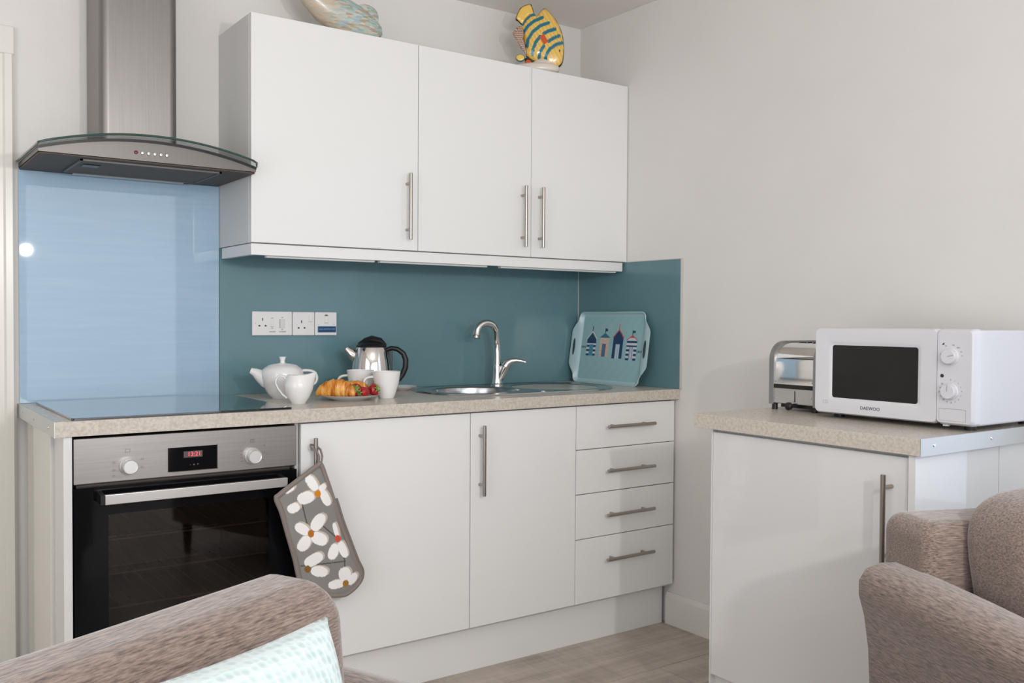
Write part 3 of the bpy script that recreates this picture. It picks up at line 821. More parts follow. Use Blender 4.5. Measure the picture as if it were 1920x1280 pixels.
# ================================================================== tea things
def cup_handle(p0, p1, out, r, seg=14, flat=1.4):
    """loop handle from p0 (top) to p1 (bottom) bulging towards -x/+x by out"""
    pts = []
    for i in range(seg + 1):
        a = PI * i / seg
        f = i / seg
        x = p0[0] * (1 - f) + p1[0] * f; z = p0[1] * (1 - f) + p1[1] * f
        pts.append((x + out * math.sin(a) ** .8, 0, z + abs(out) * .18 * math.sin(2 * a)))
    return MB().tube(pts, r, 10, flat=flat)
A = math.radians
# teapot
tp = thing('teapot', 'round white china teapot with lid and short spout', 'teapot', (.695, -.225, ZT), A(-23))
MB().lathe([(0, .002), (.033, 0), (.036, .004), (.05, .02), (.0625, .045), (.0675, .066), (.068, .082), (.064, .094), (.056, .1015), (.052, .1005)], seg=40).build('body', M_china, tp, smooth=True, world=False)
lid = MB().lathe([(.0535, .1015), (.047, .1075), (.034, .1115), (.015, .1145), (.0085, .116), (.0072, .122), (.0115, .134), (.0125, .1355), (.0, .135)], seg=36).build('lid', M_china, tp, smooth=True, world=False)
b = MB().tube([(-.03, 0, .060), (-.056, 0, .066), (-.074, 0, .0755), (-.088, 0, .0855), (-.101, 0, .0905)], [.036, .030, .020, .0135, .0095], 20, flat=.85)
b.build('spout', M_china, tp, smooth=True, world=False)
cup_handle((.062, .09), (.062, .04), .048, .0048).build('handle', M_china, tp, smooth=True, world=False)
# milk jug
jg = thing('milk_jug', 'small white china milk jug in front of the teapot', 'jug', (.664, -.432, ZT), A(-23))
def jug():
    prof = [(.0, .001), (.021, 0), (.0225, .003), (.034, .02), (.043, .042), (.0435, .06), (.038, .078), (.0335, .088), (.032, .0865), (.0365, .076), (.0415, .06), (.041, .043), (.03, .018), (0, .008)]
    bm = bmesh.new(); seg = 36; rings = []
    for r, z in prof:
        if r == 0: rings.append([bm.verts.new((0, 0, z))]); continue
        ring = []
        for i in range(seg):
            a = 2 * PI * i / seg
            k = max(0, math.cos(a)) ** 6 * max(0, (z - .055) / .033) if r > .03 else 0
            ring.append(bm.verts.new(((r + .021 * k) * math.cos(a), r * math.sin(a) * (1 - .25 * k), z + .009 * k)))
        rings.append(ring)
    for a, c in zip(rings, rings[1:]):
        for i in range(seg):
            j = (i + 1) % seg
            if len(a) == 1: bm.faces.new((a[0], c[i], c[j]))
            elif len(c) == 1: bm.faces.new((a[i], a[j], c[0]))
            else: bm.faces.new((a[i], a[j], c[j], c[i]))
    bmesh.ops.recalc_face_normals(bm, faces=bm.faces[:])
    q = MB(); q.bm.free(); q.bm = bm; return q
jug().build('body', M_china, jg, smooth=True, world=False)
b = MB().tube([(-.036, 0, .072), (-.044, 0, .082), (-.056, 0, .085), (-.066, 0, .076), (-.068, 0, .062), (-.06, 0, .044), (-.046, 0, .026), (-.034, 0, .017)], .0036, 10, flat=1.4)
b.build('handle', M_china, jg, smooth=True, world=False)
# cups
def cup(loc, rz, label):
    c = thing('tea_cup', label, 'cup', loc, rz, 'white tea cups beside the kettle')
    MB().lathe([(0, .002), (.0235, 0), (.0255, .002), (.031, .018), (.0405, .048), (.0455, .083), (.0465, .088), (.045, .088), (.0435, .083), (.038, .048), (.028, .018), (0, .008)], seg=36).build('body', M_china, c, smooth=True, world=False)
    cup_handle((-.042, .070), (-.033, .022), -.036, .0046).build('handle', M_china, c, smooth=True, world=False)
cup((.984, -.398, ZT), A(-27), 'white china cup on the right, in front of the kettle')
cup((.945, -.285, ZT), A(-26), 'white china cup on the left, behind the croissants')
sc_ = MB().lathe([(0, .004), (.028, .002), (.03, 0), (.034, .002), (.06, .010), (.073, .0165), (.0735, .0175), (.071, .0170), (.058, .0125), (.034, .006), (0, .006)], seg=40).build('saucer', M_china, smooth=True)
sc_.location = (1.190, -.125, ZT); sc_.scale = (.76, .76, .9); tag(sc_, 'white china saucer on the worktop between kettle and sink', 'saucer')
# plate of breakfast
PC = V((.853, -.392, ZT))
pl_ = MB().lathe([(0, .003), (.05, .002), (.052, 0), (.056, .002), (.08, .009), (.098, .0165), (.0995, .0180), (.0965, .0178), (.078, .0125), (.058, .007), (0, .0065)], seg=48).build('plate', M_china, smooth=True)
pl_.location = PC; tag(pl_, 'white china plate with croissants and strawberries', 'plate')
def croissant(loc, rz, L, R, label, curve=.3):
    seg = 54; path, rad = [], []
    for i in range(seg + 1):
        f = i / seg; s = (f - .5) * 2
        base = R * (max(0, 1 - abs(s) ** 2.1) ** .6) * .92 + .004
        ph = (f * 7.0) % 1.0
        path.append((s * L / 2, -curve * L * s * s, base * .86 + .0005)); rad.append(base * (.86 + .17 * (1 - ph if s > 0 else ph)))
    o = MB().tube(path, rad, 18, flat=.92).build('croissant', M_croi, smooth=True, angle=80)
    o.location = loc; o.rotation_euler = (0, 0, rz)
    tag(o, label, 'croissant', 'croissants on the plate')
    return o
R_ = V((.90, -.43, 0)); FW_ = V((.43, .90, 0))
croissant(PC + R_ * -.038 + FW_ * -.022 + V((0, 0, .0125)), A(-38), .118, .029, 'large golden croissant at the front left of the plate', .22)
croissant(PC + R_ * .019 + FW_ * .036 + V((0, 0, .0125)), A(-14), .095, .0235, 'croissant lying behind the strawberries on the plate', -.2)
def strawberry(loc, rx, rz, s, label, leaf=True):
    t = thing('strawberry', label, 'strawberry', loc, rz, 'strawberries on the plate')
    M = Matrix.Rotation(rx, 4, 'X')
    MB().lathe([(0, -.018 * s), (.006 * s, -.0165 * s), (.012 * s, -.008 * s), (.0165 * s, .004 * s), (.0165 * s, .011 * s), (.011 * s, .0165 * s), (0, .0175 * s)], seg=20, mtx=M).build('fruit', M_straw, t, smooth=True, world=False)
    b = MB()
    for i in range(7):
        a = 2 * PI * i / 7 + .2
        w = Matrix.Rotation(a, 4, 'Z')
        b.tube([(0, 0, .0172 * s), (.006 * s, 0, .0205 * s), (.0095 * s, 0, .0200 * s), (.0135 * s, 0, .0175 * s)], [.001 * s, .0026 * s, .0022 * s, .0003], 6, flat=.35, ref=(0, 1, 0), mtx=M @ w)
    b.build('calyx', M_leaf, t, smooth=True, world=False)
sz = .0175
strawberry(PC + R_ * .022 + FW_ * -.018 + V((0, 0, .030)), A(70), A(-30), 1.22, 'strawberry in the middle of the plate, leaves towards the viewer')
strawberry(PC + R_ * .048 + FW_ * -.030 + V((0, 0, .0265)), A(95), A(-75), 1.12, 'red strawberry at the front of the plate beside the croissant')
strawberry(PC + R_ * .074 + FW_ * .004 + V((0, 0, .0305)), A(75), A(25), 1.15, 'strawberry at the right rim of the plate near the cup handle')
# kettle
kt = thing('kettle', 'polished steel electric kettle with black lid and loop handle', 'kettle', (1.052, -.155, ZT), A(-27))
MB().lathe([(0, 0), (.074, 0), (.077, .004), (.077, .016), (.072, .02), (0, .02)], seg=36).build('base', M_bplast, kt, smooth=True, world=False)
MB().lathe([(0, .021), (.0725, .021), (.073, .03), (.0705, .07), (.066, .11), (.0595, .140), (.054, .156), (.051, .163), (0, .163)], seg=40).build('body', mat('polished_steel', (.72, .69, .67), .07, 1.), kt, smooth=True, world=False)
def lidfn(p): return p
b = MB().lathe([(.0525, .160), (.0535, .166), (.047, .172), (.03, .180), (.012, .1835), (0, .184)], seg=32)
b.tube([(.050, 0, .166), (.03, 0, .180), (.0, 0, .186), (-.022, 0, .181), (-.045, 0, .170)], [.006, .014, .016, .012, .006], 12, flat=1.8)
b.build('lid', M_bplast, kt, smooth=True, world=False)
b = MB().tube([(-.048, 0, .118), (-.062, 0, .130), (-.076, 0, .144), (-.088, 0, .1565)], [.020, .021, .017, .011], 20, flat=.8)
b.build('spout', mat('polished_steel'), kt, smooth=True, world=False)
b = MB().tube([(.050, 0, .150), (.070, 0, .157), (.092, 0, .153), (.112, 0, .138), (.121, 0, .115), (.120, 0, .088), (.110, 0, .064), (.098, 0, .046), (.074, 0, .034)], [.008, .0085, .009, .0095, .010, .010, .010, .009, .007], 12, flat=1.3)
b.build('handle', M_bplast, kt, smooth=True, world=False)
MB().box(.060, .0735, -.010, .010, .03, .148, .003, 2).build('level_gauge', M_bplast, kt, smooth=True, world=False)

# ================================================================== tray leaning on the side splashback
TL, THH = .40, .292      # inner length along y, height
tr_ = thing('serving_tray', 'pale aqua serving tray printed with four beach huts, leaning in the corner', 'tray', (2.062, -.262, ZT + .0005))
lean = A(8.5)
TM = Matrix.Rotation(lean, 4, 'Y')
# local frame : u along -y (image right), v up, w towards the viewer (-x)
def tpt(u, v, w): return TM @ V((-w, -u, v))
def traycol(u, v, side):
    c = srgb(150, 188, 192)
    n_ = (math.sin(u * 900) * .5 + math.sin(v * 1100 + 2) * .5) * .012 + (math.sin(u * 130 + 3 * math.sin(v * 60)) * .02)
    c = tuple(x * (1 + n_) for x in c)
    if side < 0: return c
    navy, teal, white, pink, coral, dk = srgb(22, 52, 98), srgb(46, 110, 134), srgb(206, 214, 220), srgb(214, 196, 184), srgb(196, 80, 68), srgb(20, 60, 84)
    hut = ((-.121, .112, .058, .070, .028), (-.041, .109, .056, .080, .016), (.042, .106, .060, .084, .030), (.125, .101, .060, .080, .018))
    for i, (hx, hz, w, h, rf) in enumerate(hut):
        du, dv = u - hx, v - hz
        if abs(du) < w / 2 and 0 <= dv < h:
            d = abs(du) < w * .2 and dv < h * .68
            st = int(dv / .0088) % 2
            if i == 0: return srgb(60, 140, 160) if d else (navy if st == 0 or dv > h * .85 else white)
            if i == 1: return (navy if int((du + .1) / .0035) % 2 else srgb(96, 124, 156)) if d else (pink if (math.sin(du * 900) * math.sin(dv * 800) < .55) else coral)
            if i == 2: return (white if int((du + .1) / .005) % 2 else srgb(150, 190, 200)) if d else navy
            return (white if int((du + .1) / .004) % 2 else srgb(110, 130, 170)) if d else (navy if st == 0 else white)
        rr = dv - h
        if 0 <= rr < rf * 1.25 and abs(du) < (w / 2 + .006) * (1 - rr / (rf * 1.25)):
            edge = abs(du) > (w / 2 + .006) * (1 - rr / (rf * 1.25)) - .007
            return (dk if not edge else white, teal, navy if not edge else coral, coral)[i] if i in (0, 1, 2) else (coral if edge or rr > rf * .6 else white)
        if rf * 1.2 <= rr < rf * 1.2 + .020 and abs(du) < .0022: return (navy, navy, coral, navy)[i]
        if i in (1, 3) and rf * 1.2 + .008 <= rr < rf * 1.2 + .018 and 0 <= du < .014: return (coral, 0, 0, navy)[i] or navy
    if abs(v - .148) < .004 and (-.19 < u < -.152) and int(u / .004) % 2: return dk
    if abs(v - .137) < .004 and (.157 < u < .19) and int(u / .004) % 2: return dk
    return c
# base panel as fine grid
nu, nv = 170, 120
verts, cols, faces = [], [], []
for j in range(nv + 1):
    for i in range(nu + 1):
        u = -TL / 2 + .010 + (TL - .02) * i / nu; v = .012 + (THH - .022) * j / nv
        verts.append(tpt(u, v, .004)); cols.append(traycol(u, v, 1))
for j in range(nv):
    for i in range(nu):
        a = j * (nu + 1) + i; faces.append((a, a + 1, a + nu + 2, a + nu + 1))
me = bpy.data.meshes.new('printed_base'); me.from_pydata(verts, [], faces)
ca = me.color_attributes.new('Col', 'FLOAT_COLOR', 'POINT')
for i, c in enumerate(cols): ca.data[i].color = (*c, 1)
me.materials.append(M_traymat)
o = bpy.data.objects.new('printed_base', me); COL.objects.link(o); o.parent = tr_; MW[o] = MW[tr_].copy()
# rim : rounded outline with side bulges; sweeps outline loops
def trayout(off, bulge):
    pts = []
    hw, hh, r = TL / 2 + off, THH / 2 + off, .022 + off
    def corner(cx, cy, a0):
        return [(cx + r * math.cos(A(a0 + 15 * k)), cy + r * math.sin(A(a0 + 15 * k))) for k in range(7)]
    def side(x, s):
        out = []
        for k in range(1, 30):
            f = k / 30; v = (-1 + 2 * f) * s * (hh - r)
            g_ = max(0., min(1., (1 - abs(-1 + 2 * f)) * 2.1)); g_ = g_ * g_ * (3 - 2 * g_)
            out.append((x + math.copysign(bulge * g_, x), v))
        return out
    pts += side(hw, 1) + corner(hw - r, hh - r, 0) + corner(-hw + r, hh - r, 90) + side(-hw, -1) + corner(-hw + r, -hh + r, 180) + corner(hw - r, -hh + r, 270)
    return [(x, y + THH / 2) for x, y in pts]
bm = bmesh.new()
def tl(off, bu, w): return [bm.verts.new(tpt(x, y, w)) for x, y in trayout(off, bu)]
ls = [tl(-.016, 0, .0035), tl(-.008, .0, .007), tl(-.002, .004, .016), tl(.0, .034, .020), tl(.003, .036, .019), tl(.002, .034, .015), tl(-.004, .002, .010), tl(-.012, 0, .0015), tl(-.02, 0, 0.)]
for a, c in zip(ls, ls[1:]):
    for i in range(len(a)):
        j = (i + 1) % len(a)
        bm.faces.new((a[i], a[j], c[j], c[i]))
bm.faces.new(ls[-1])
bmesh.ops.recalc_face_normals(bm, faces=bm.faces[:])
q = MB(); q.bm.free(); q.bm = bm
rim = q.build('rim', M_trayrim, tr_, smooth=True, world=False, angle=60)
for s in (-1, 1):
    pts = [(s * (TL / 2 + .0165) + .0065 * math.cos(2 * PI * k / 24), THH / 2 + .0 + .036 * math.copysign(abs(math.sin(2 * PI * k / 24)) ** .8, math.sin(2 * PI * k / 24))) for k in range(24)]
    bm = bmesh.new()
    f = bm.faces.new([bm.verts.new(tpt(x, y, .0200)) for x, y in pts])
    bmesh.ops.recalc_face_normals(bm, faces=bm.faces[:])
    e = bmesh.ops.extrude_face_region(bm, geom=bm.faces[:])
    for v in e['geom']:
        if isinstance(v, bmesh.types.BMVert): v.co += TM @ V((-.0004, 0, 0))
    q = MB(); q.bm.free(); q.bm = bm
    hh_ = q.build('handle_slot', mat('slot_shadow_teal', srgb(52, 72, 78), .6), rim, world=False)
    hh_['label'] = 'dark oval hand slot'

# ================================================================== peninsula
pc = thing('peninsula_cabinet', 'white high-gloss cabinet below microwave with long bar handle', 'cabinet', (1.8, -1.65, 0))
bx('body', M_carc, pc, 1.521, 2.105, -1.945, -1.346, .15, Z0 - .001)
d = bx('door', M_gloss, pc, 1.50, 1.5195, -1.942, -1.354, .184, .8625, .0012)
bar_handle(d, 'z', -1.902, (.604, .822), 1.50, off=.035, inset=.03, normal='x')
bx('end_panel', M_gloss, pc, 1.492, 1.8555, -1.965, -1.947, .0, Z0 - .001, .001)
bx('end_panel', M_gloss, pc, 1.858, 2.124, -1.965, -1.947, .0, Z0 - .001, .001)
bx('back_panel', M_gloss, pc, 1.5005, 2.124, -1.3525, -1.347, .0, Z0 - .001, .001)
bx('plinth', M_door, pc, 1.555, 1.571, -1.945, -1.346, 0.0, .149)
pw = thing('peninsula_worktop', 'grey-beige worktop slab under the microwave and toaster', 'worktop', (1.8, -1.64, Z0))
bx('slab', M_top, pw, 1.4827, XW - .0005, -1.980, -1.2975, Z0, ZT, .0006)
es = bx('edge_strip', M_alu, pw, 1.4832, XW - .0005, -1.9822, -1.9803, Z0 - .001, ZT + .0005)
for x, z in ((1.537, .893), (1.787, .892), (1.99, .892)):
    MB().lathe([(0, 0), (.0045, 0), (.0035, .0016), (0, .002)], (x, -1.9822, z), 12, 'y').build('screw', M_chrome, es, smooth=True)

# microwave (front faces -x)
mw = thing('microwave', 'white microwave oven with dark window and two dials', 'microwave', (1.86, -1.76, ZT))
MX, MY0, MY1, MZ0, MZ1 = 1.70, -1.984, -1.536, ZT + .013, 1.1555
MB().box(MX + .03, 2.05, MY0 + .002, MY1 - .002, MZ0, MZ1 - .003, .006, 3).build('body', M_mw, mw, smooth=True)
YS = -1.8905
WY0, WY1, WZ0, WZ1 = -1.838, -1.592, .968, 1.107
b = MB()
dr = []
def rrect(y0, y1, z0, z1, r, n_=6):
    p = []
    for cy, cz, a0 in ((y1 - r, z1 - r, 0), (y0 + r, z1 - r, 90), (y0 + r, z0 + r, 180), (y1 - r, z0 + r, 270)):
        p += [(cy + r * math.cos(A(a0 + 90 * k / (n_ - 1))), cz + r * math.sin(A(a0 + 90 * k / (n_ - 1)))) for k in range(n_)]
    return p
def ringface(outer, loops, name, m_, par, cap=None):
    """loops: list of (pts, x) bridged in order"""
    bm = bmesh.new()
    R = [[bm.verts.new((x, y, z)) for y, z in pts] for pts, x in loops]
    for a, c in zip(R, R[1:]):
        for i in range(len(a)):
            j = (i + 1) % len(a); bm.faces.new((a[i], a[j], c[j], c[i]))
    if cap: bm.faces.new(R[-1]); bm.faces.new(R[0])
    bmesh.ops.recalc_face_normals(bm, faces=bm.faces[:])
    q = MB(); q.bm.free(); q.bm = bm
    return q.build(name, m_, par, smooth=True, angle=50)
md = ringface(None, [(rrect(YS + .0005, MY1, MZ0, MZ1, .012), MX + .030), (rrect(YS + .0005, MY1, MZ0, MZ1, .012), MX + .008), (rrect(YS + .0005, MY1 - .004, MZ0 + .004, MZ1 - .004, .012), MX),
    (rrect(WY0 - .012, WY1 + .012, WZ0 - .012, WZ1 + .012, .012), MX), (rrect(WY0 - .004, WY1 + .004, WZ0 - .004, WZ1 + .004, .010), MX + .004), (rrect(WY0, WY1, WZ0, WZ1, .007), MX + .0045)], 'door', M_mw, mw)
wn = ringface(None, [(rrect(WY0 - .001, WY1 + .001, WZ0 - .001, WZ1 + .001, .007), MX + .012), (rrect(WY0 - .001, WY1 + .001, WZ0 - .001, WZ1 + .001, .007), MX + .0042)], 'window', mat('microwave_window', (.010, .009, .009), .10, spec=.45), md, cap=True)
pn = ringface(None, [(rrect(MY0, YS - .0008, MZ0, MZ1, .010), MX + .030), (rrect(MY0, YS - .0008, MZ0, MZ1, .010), MX + .010), (rrect(MY0 + .006, YS - .0008, MZ0 + .005, MZ1 - .005, .010), MX + .0005), (rrect(MY0 + .008, YS - .001, MZ0 + .007, MZ1 - .007, .008), MX)], 'control_panel', M_mw, mw, cap=True)
for kz, rot in ((1.089, A(15)), (1.005, A(90))):
    k_ = MB().lathe([(0, 0), (.0205, 0), (.0205, .003), (.0185, .005), (.0175, .016), (.0165, .017), (0, .017)], (MX, -1.926, kz), 32, 'x').build('dial', M_mw, pn, smooth=True, angle=30)
    dy, dz = -math.cos(rot), math.sin(rot)
    MB().tube([(MX - .0173, -1.926, kz), (MX - .0173, -1.926 + dy * .0155, kz + dz * .0155)], .0007, 6).build('pointer', M_mwgrey, k_)
LX, LU = (0, -1, 0), (0, 0, 1)
def mtext(s, size, y, z, m_=M_mwgrey): return text(s, size, (MX - .0004, y, z), LX, LU, m_, pn, 'lettering')
for i in range(15):
    a = A(90 - i * 22)
    mtext(str(i) if i < 10 else str(10 + (i - 10) * 5), .0055, -1.926 - .0275 * math.cos(a), 1.005 + .0275 * math.sin(a))
for s, a in (('M', 118), ('ML', 78), ('MH', 50), ('H', 25), ('x', 5)):
    mtext(s, .0055, -1.926 - .0275 * math.cos(A(a)), 1.089 + .0275 * math.sin(A(a)), M_mwgrey)
MB().prism([(-1.9085, 1.1165), (-1.902, 1.1165), (-1.9085, 1.1225)], 'x', MX - .0003, MX + .0005).build('power_mark', M_print, pn)
MB().cyl(.0045, .0004, (MX, -1.904, 1.0415), 16, 'x').build('clock_mark', M_print, pn)
b = MB(); 
for (y0, y1, z0, z1) in ((-1.903, -1.899, 1.0885, 1.0955), (-1.9095, -1.9055, 1.0885, 1.0955)): b.box(MX - .0003, MX + .0003, y0, y1, z0, z1)
b.build('defrost_mark', M_mwgrey, pn)
b = MB()
for (y0, y1, z0, z1) in ((-1.9645, -1.8975, .962, .963), (-1.9645, -1.8975, .9335, .934), (-1.9645, -1.964, .9335, .963), (-1.898, -1.8975, .9335, .963)): b.box(MX - .0003, MX + .0003, y0, y1, z0, z1)
b.build('latch_outline', M_mwgrey, pn)
text('DAEWOO', .0125, (MX - .0003, -1.709, .945), LX, LU, M_print, md, 'lettering')
b = MB(); sqd = [(-1.5805, -1.5800), (-1.5665, -1.566), (-1.5735, -1.573)]
for y0, y1 in sqd: b.box(MX - .0003, MX + .0003, y0, y1, .951, .958)
for z in (.951, .958): b.box(MX - .0003, MX + .0003, -1.5805, -1.566, z, z + .0005)
b.build('energy_mark', M_mwgrey, md)
for x in (MX + .06, 2.02):
    for y in (MY0 + .04, MY1 - .04): MB().cyl(.014, .0125, (x, y, ZT + .0003), 14).build('foot', M_bplast, mw)
bx('panel_foot', M_mw, mw, MX + .01, MX + .02, -1.915, -1.902, MZ0 - .004, MZ0 + .001)

# toaster (end faces -x)
to = thing('toaster', 'polished steel two-slot toaster beside the microwave', 'toaster', (1.90, -1.415, ZT))
TX0, TX1, TY0, TY1, TZ0, TZ1 = 1.772, 2.03, -1.49, -1.322, .926, 1.113
def toast_prof(g_):      # (x,z) side outline, front on -x
    x0, x1, z0, z1 = TX0 + g_, TX1 - g_, TZ0 + g_, TZ1 - g_
    r, rz = .062, .055
    p = [(x0, z0), (x1, z0)]
    for k in range(11): p.append((x1 - r + r * math.cos(A(9 * k)), z1 - rz + rz * math.sin(A(9 * k))))
    for k in range(11): p.append((x0 + r - r * math.sin(A(9 * k)), z1 - rz + rz * math.cos(A(9 * k))))
    return p
M_cast = mat('cast_aluminium', (.36, .36, .355), .38, 1.)
MB().prism(toast_prof(.006), 'y', TY0 + .010, TY1 - .010).build('body', M_chrome, to, smooth=True, angle=30)
for y0, y1 in ((TY0, TY0 + .013), (TY1 - .018, TY1)):
    MB().prism(toast_prof(0), 'y', y0, y1, .002, 2).build('end_casting', M_cast, to, smooth=True, angle=30)
bx('gap', M_dark, to, TX0 + .0035, TX0 + .008, TY0 + .014, TY1 - .014, .974, .986)
lp_ = bx('lower_plate', mat('dull_steel', (.55, .54, .52), .25, 1.), to, TX0 + .0035, TX0 + .0075, TY0 + .0135, TY1 - .0135, .930, .976, .001)
bx('lever_slot', M_print, lp_, TX0 + .0028, TX0 + .0036, -1.4155, -1.4125, .934, .968)
MB().lathe([(0, 0), (.0022, 0), (.0025, .012), (.0, .013)], (TX0 + .0036, -1.414, .934), 10, 'x').build('lever', M_chrome, lp_, smooth=True)
kk = MB().lathe([(0, 0), (.008, .0), (.0115, .004), (.0115, .011), (.008, .014), (0, .0145)], (TX0 - .001, -1.402, .9245), 18, 'x').build('timer_knob', M_bplast, to, smooth=True)
for y in (TY0 + .02, TY1 - .02):
    for z in (.9515, .995): MB().lathe([(0, 0), (.003, 0), (.002, .0018), (0, .002)], (TX0 + (.0038 if z < .97 else .0062), y, z), 10, 'x').build('screw', M_chrome, to, smooth=True)
for y in (-1.443, -1.395):
    bx('slot', M_dark, to, TX0 + .065, TX1 - .065, y - .013, y + .013, TZ1 - .010, TZ1 - .0055)
    for s in (-1, 1): bx('slot_guard', M_chrome, to, TX0 + .063, TX1 - .063, y + s * .0145 - .0015, y + s * .0145 + .0015, TZ1 - .008, TZ1 - .0035)
for x in (TX0 + .012, TX1 - .02):
    for y in (TY0 + .014, TY1 - .014): MB().cyl(.0085, .0162, (x, y, ZT + .0003), 12).build('foot', M_bplast, to)
bx('base', M_bplast, to, TX0 + .02, TX1 - .02, TY0 + .03, TY1 - .03, .918, .9295)

# ================================================================== oven glove hanging from the first handle
GO = [(0.6401, 0.7524), (0.6566, 0.711), (0.6773, 0.6467), (0.698, 0.5824), (0.7228, 0.5176), (0.7435, 0.461), (0.7592, 0.4243), (0.752, 0.3946), (0.7235, 0.3735), (0.699, 0.3691), (0.6416, 0.3800), (0.6007, 0.3980), (0.5739, 0.4318), (0.5594, 0.4937), (0.5387, 0.5657), (0.522, 0.6294), (0.5075, 0.6678), (0.5157, 0.6782), (0.5585, 0.707), (0.5993, 0.7322), (0.6278, 0.7494)]
gl = thing('oven_glove', 'grey oven glove with white flower print hanging from a cabinet handle', 'oven glove', (.63, -.65, .37))
# flower table in zoom units (a right, b down), converted to the glove plane
def gz(a, b): 
    u, v = 500 + a / 4, 800 + b / 4
    return (-.3475832 + .00163636 * u + 6.69e-06 * v, 2.2224 - .000222219 * u - .0015373 * v)
FLW = [((360, 490), (205, 130, 30), [(322, 415, 62, 36, 60), (275, 525, 62, 44, 155), (418, 520, 62, 34, 65), (400, 445, 34, 22, 140)]),
       ((308, 788), (178, 108, 30), [(365, 705, 72, 42, 125), (245, 755, 55, 38, 30), (255, 860, 62, 40, 120), (368, 825, 62, 46, 20)]),
       ((514, 826), (205, 80, 58), [(500, 765, 62, 18, 75), (470, 920, 62, 36, 115), (548, 905, 62, 34, 70)]),
       ((285, 1052), (130, 95, 40), [(325, 980, 72, 42, 145), (370, 1070, 62, 40, 10)]),
       ((570, 1165), (158, 112, 40), [(558, 1090, 52, 46, 80), (500, 1170, 62, 34, 170), (620, 1130, 52, 30, 120)]),
       ((-900, -900), (178, 108, 30), [(190, 605, 46, 34, 150), (160, 470, 42, 22, 140)])]
def glcol(x, z, side):
    if side < 0: return srgb(128, 124, 120)
    # invert affine
    dx, dz = x + .3475832, z - 2.2224
    det = .00163636 * -.0015373 - 6.69e-06 * -.000222219
    u = (dx * -.0015373 - 6.69e-06 * dz) / det
    v = (.00163636 * dz + .000222219 * dx) / det
    a, b = (u - 500) * 4, (v - 800) * 4
    for (cx, cy), cc_, pet in FLW:
        if ((a - cx) / 23) ** 2 + ((b - cy) / 27) ** 2 < 1: return srgb(*cc_)
    sh = False
    for (cx, cy), cc_, pet in FLW:
        for (px, py, ra, rb, an) in pet:
            c_, s_ = math.cos(A(an)), math.sin(A(an))
            for ox, oy, k in ((0, 0, 0), (14, -9, 1)):
                p, q_ = a - px - ox, b - py - oy
                e = abs((p * c_ + q_ * s_) / ra) ** 2.4 + abs((-p * s_ + q_ * c_) / rb) ** 2.4
                if e < 1:
                    if k == 0: return srgb(238, 236, 234)
                    sh = True
    if sh: return srgb(196, 182, 170)
    for (a0, b0, a1, b1) in ((290, 340, 310, 380), (250, 570, 290, 740), (400, 730, 500, 815), (552, 960, 556, 1050), (240, 1030, 560, 990)):
        t_ = max(0, min(1, ((a - a0) * (a1 - a0) + (b - b0) * (b1 - b0)) / ((a1 - a0) ** 2 + (b1 - b0) ** 2)))
        if (a - a0 - t_ * (a1 - a0)) ** 2 + (b - b0 - t_ * (b1 - b0)) ** 2 < 25: return srgb(84, 80, 78)
    return srgb(134, 131, 127)
def glplace(x, z, h): 
    yy = -.652 - .010 * max(0, (.70 - z) / .3) + .004 * math.sin(z * 40 + x * 25) * (1 if abs(h) > .002 else .4)
    return (x, yy - h, z)
_, gp = painted('quilted_panel', GO, .012, glcol, M_print_cloth, gl, glplace, nr=90, sub=18, world=True)
MB().tube([(p.x, glplace(p.x, p.y, 0)[1] - .002, p.y) for p in gp] + [(gp[0].x, glplace(gp[0].x, gp[0].y, 0)[1] - .002, gp[0].y)], .0075, 8, cap=False, flat=1.0).build('binding', M_bind, gl, smooth=True)
MB().tube([(p.x + .014, glplace(p.x, p.y, 0)[1] + .012, p.y) for p in gp[36:144]], .006, 8).build('binding', M_bind, gl, smooth=True)
b = MB().tube([(.634, -.654, .752), (.640, -.642, .775), (.632, -.637, .792), (.624, -.618, .800), (.628, -.6075, .806), (.644, -.609, .802), (.650, -.628, .792), (.648, -.645, .775), (.640, -.655, .752)], .003, 8)
b.build('hanging_loop', M_bind, gl, smooth=True)

# ================================================================== ornaments on the wall cabinets
FO = thing('ceramic_fish', 'yellow ceramic tropical fish ornament with teal stripes on a wall cabinet', 'ornament', (1.725, -.235, UTOP), A(-36))
FS = 1 / 9.85 / 497.8    # zoom unit -> metre
def fz(a, b): return ((a - 600) * FS, (1225 - b) * FS * 1.12)
yel, fteal, fblk, forg = srgb(242, 198, 92), srgb(0, 112, 132), srgb(22, 18, 18), srgb(205, 82, 30)
body = [fz(*p) for p in ((270, 385), (330, 290), (420, 215), (500, 190), (560, 232), (630, 150), (700, 105), (760, 140), (880, 250), (980, 390), (1045, 540), (1078, 720), (1080, 860), (1050, 1030), (975, 1100), (830, 1140), (730, 1040), (600, 1000), (500, 1010), (360, 930), (340, 780), (310, 600), (280, 480))]
stripes = [[(290, 390), (350, 310), (430, 245), (520, 225)], [(315, 520), (390, 430), (500, 350), (660, 290)], [(380, 760), (385, 660), (480, 530), (620, 430), (780, 380)], [(690, 560), (780, 515), (900, 480)], [(780, 690), (860, 640), (980, 590)],
           [(475, 900), (480, 840), (540, 700), (620, 610)], [(600, 950), (620, 860), (690, 770)], [(725, 1030), (730, 920), (800, 820), (920, 740), (1060, 695)]]
def segd(p, a, b):
    t_ = max(0, min(1, ((p[0] - a[0]) * (b[0] - a[0]) + (p[1] - a[1]) * (b[1] - a[1])) / ((b[0] - a[0]) ** 2 + (b[1] - a[1]) ** 2)))
    return math.hypot(p[0] - a[0] - t_ * (b[0] - a[0]), p[1] - a[1] - t_ * (b[1] - a[1]))
bpx = [(p[0] / FS + 600, 1225 - p[1] / FS / 1.12) for p in body]
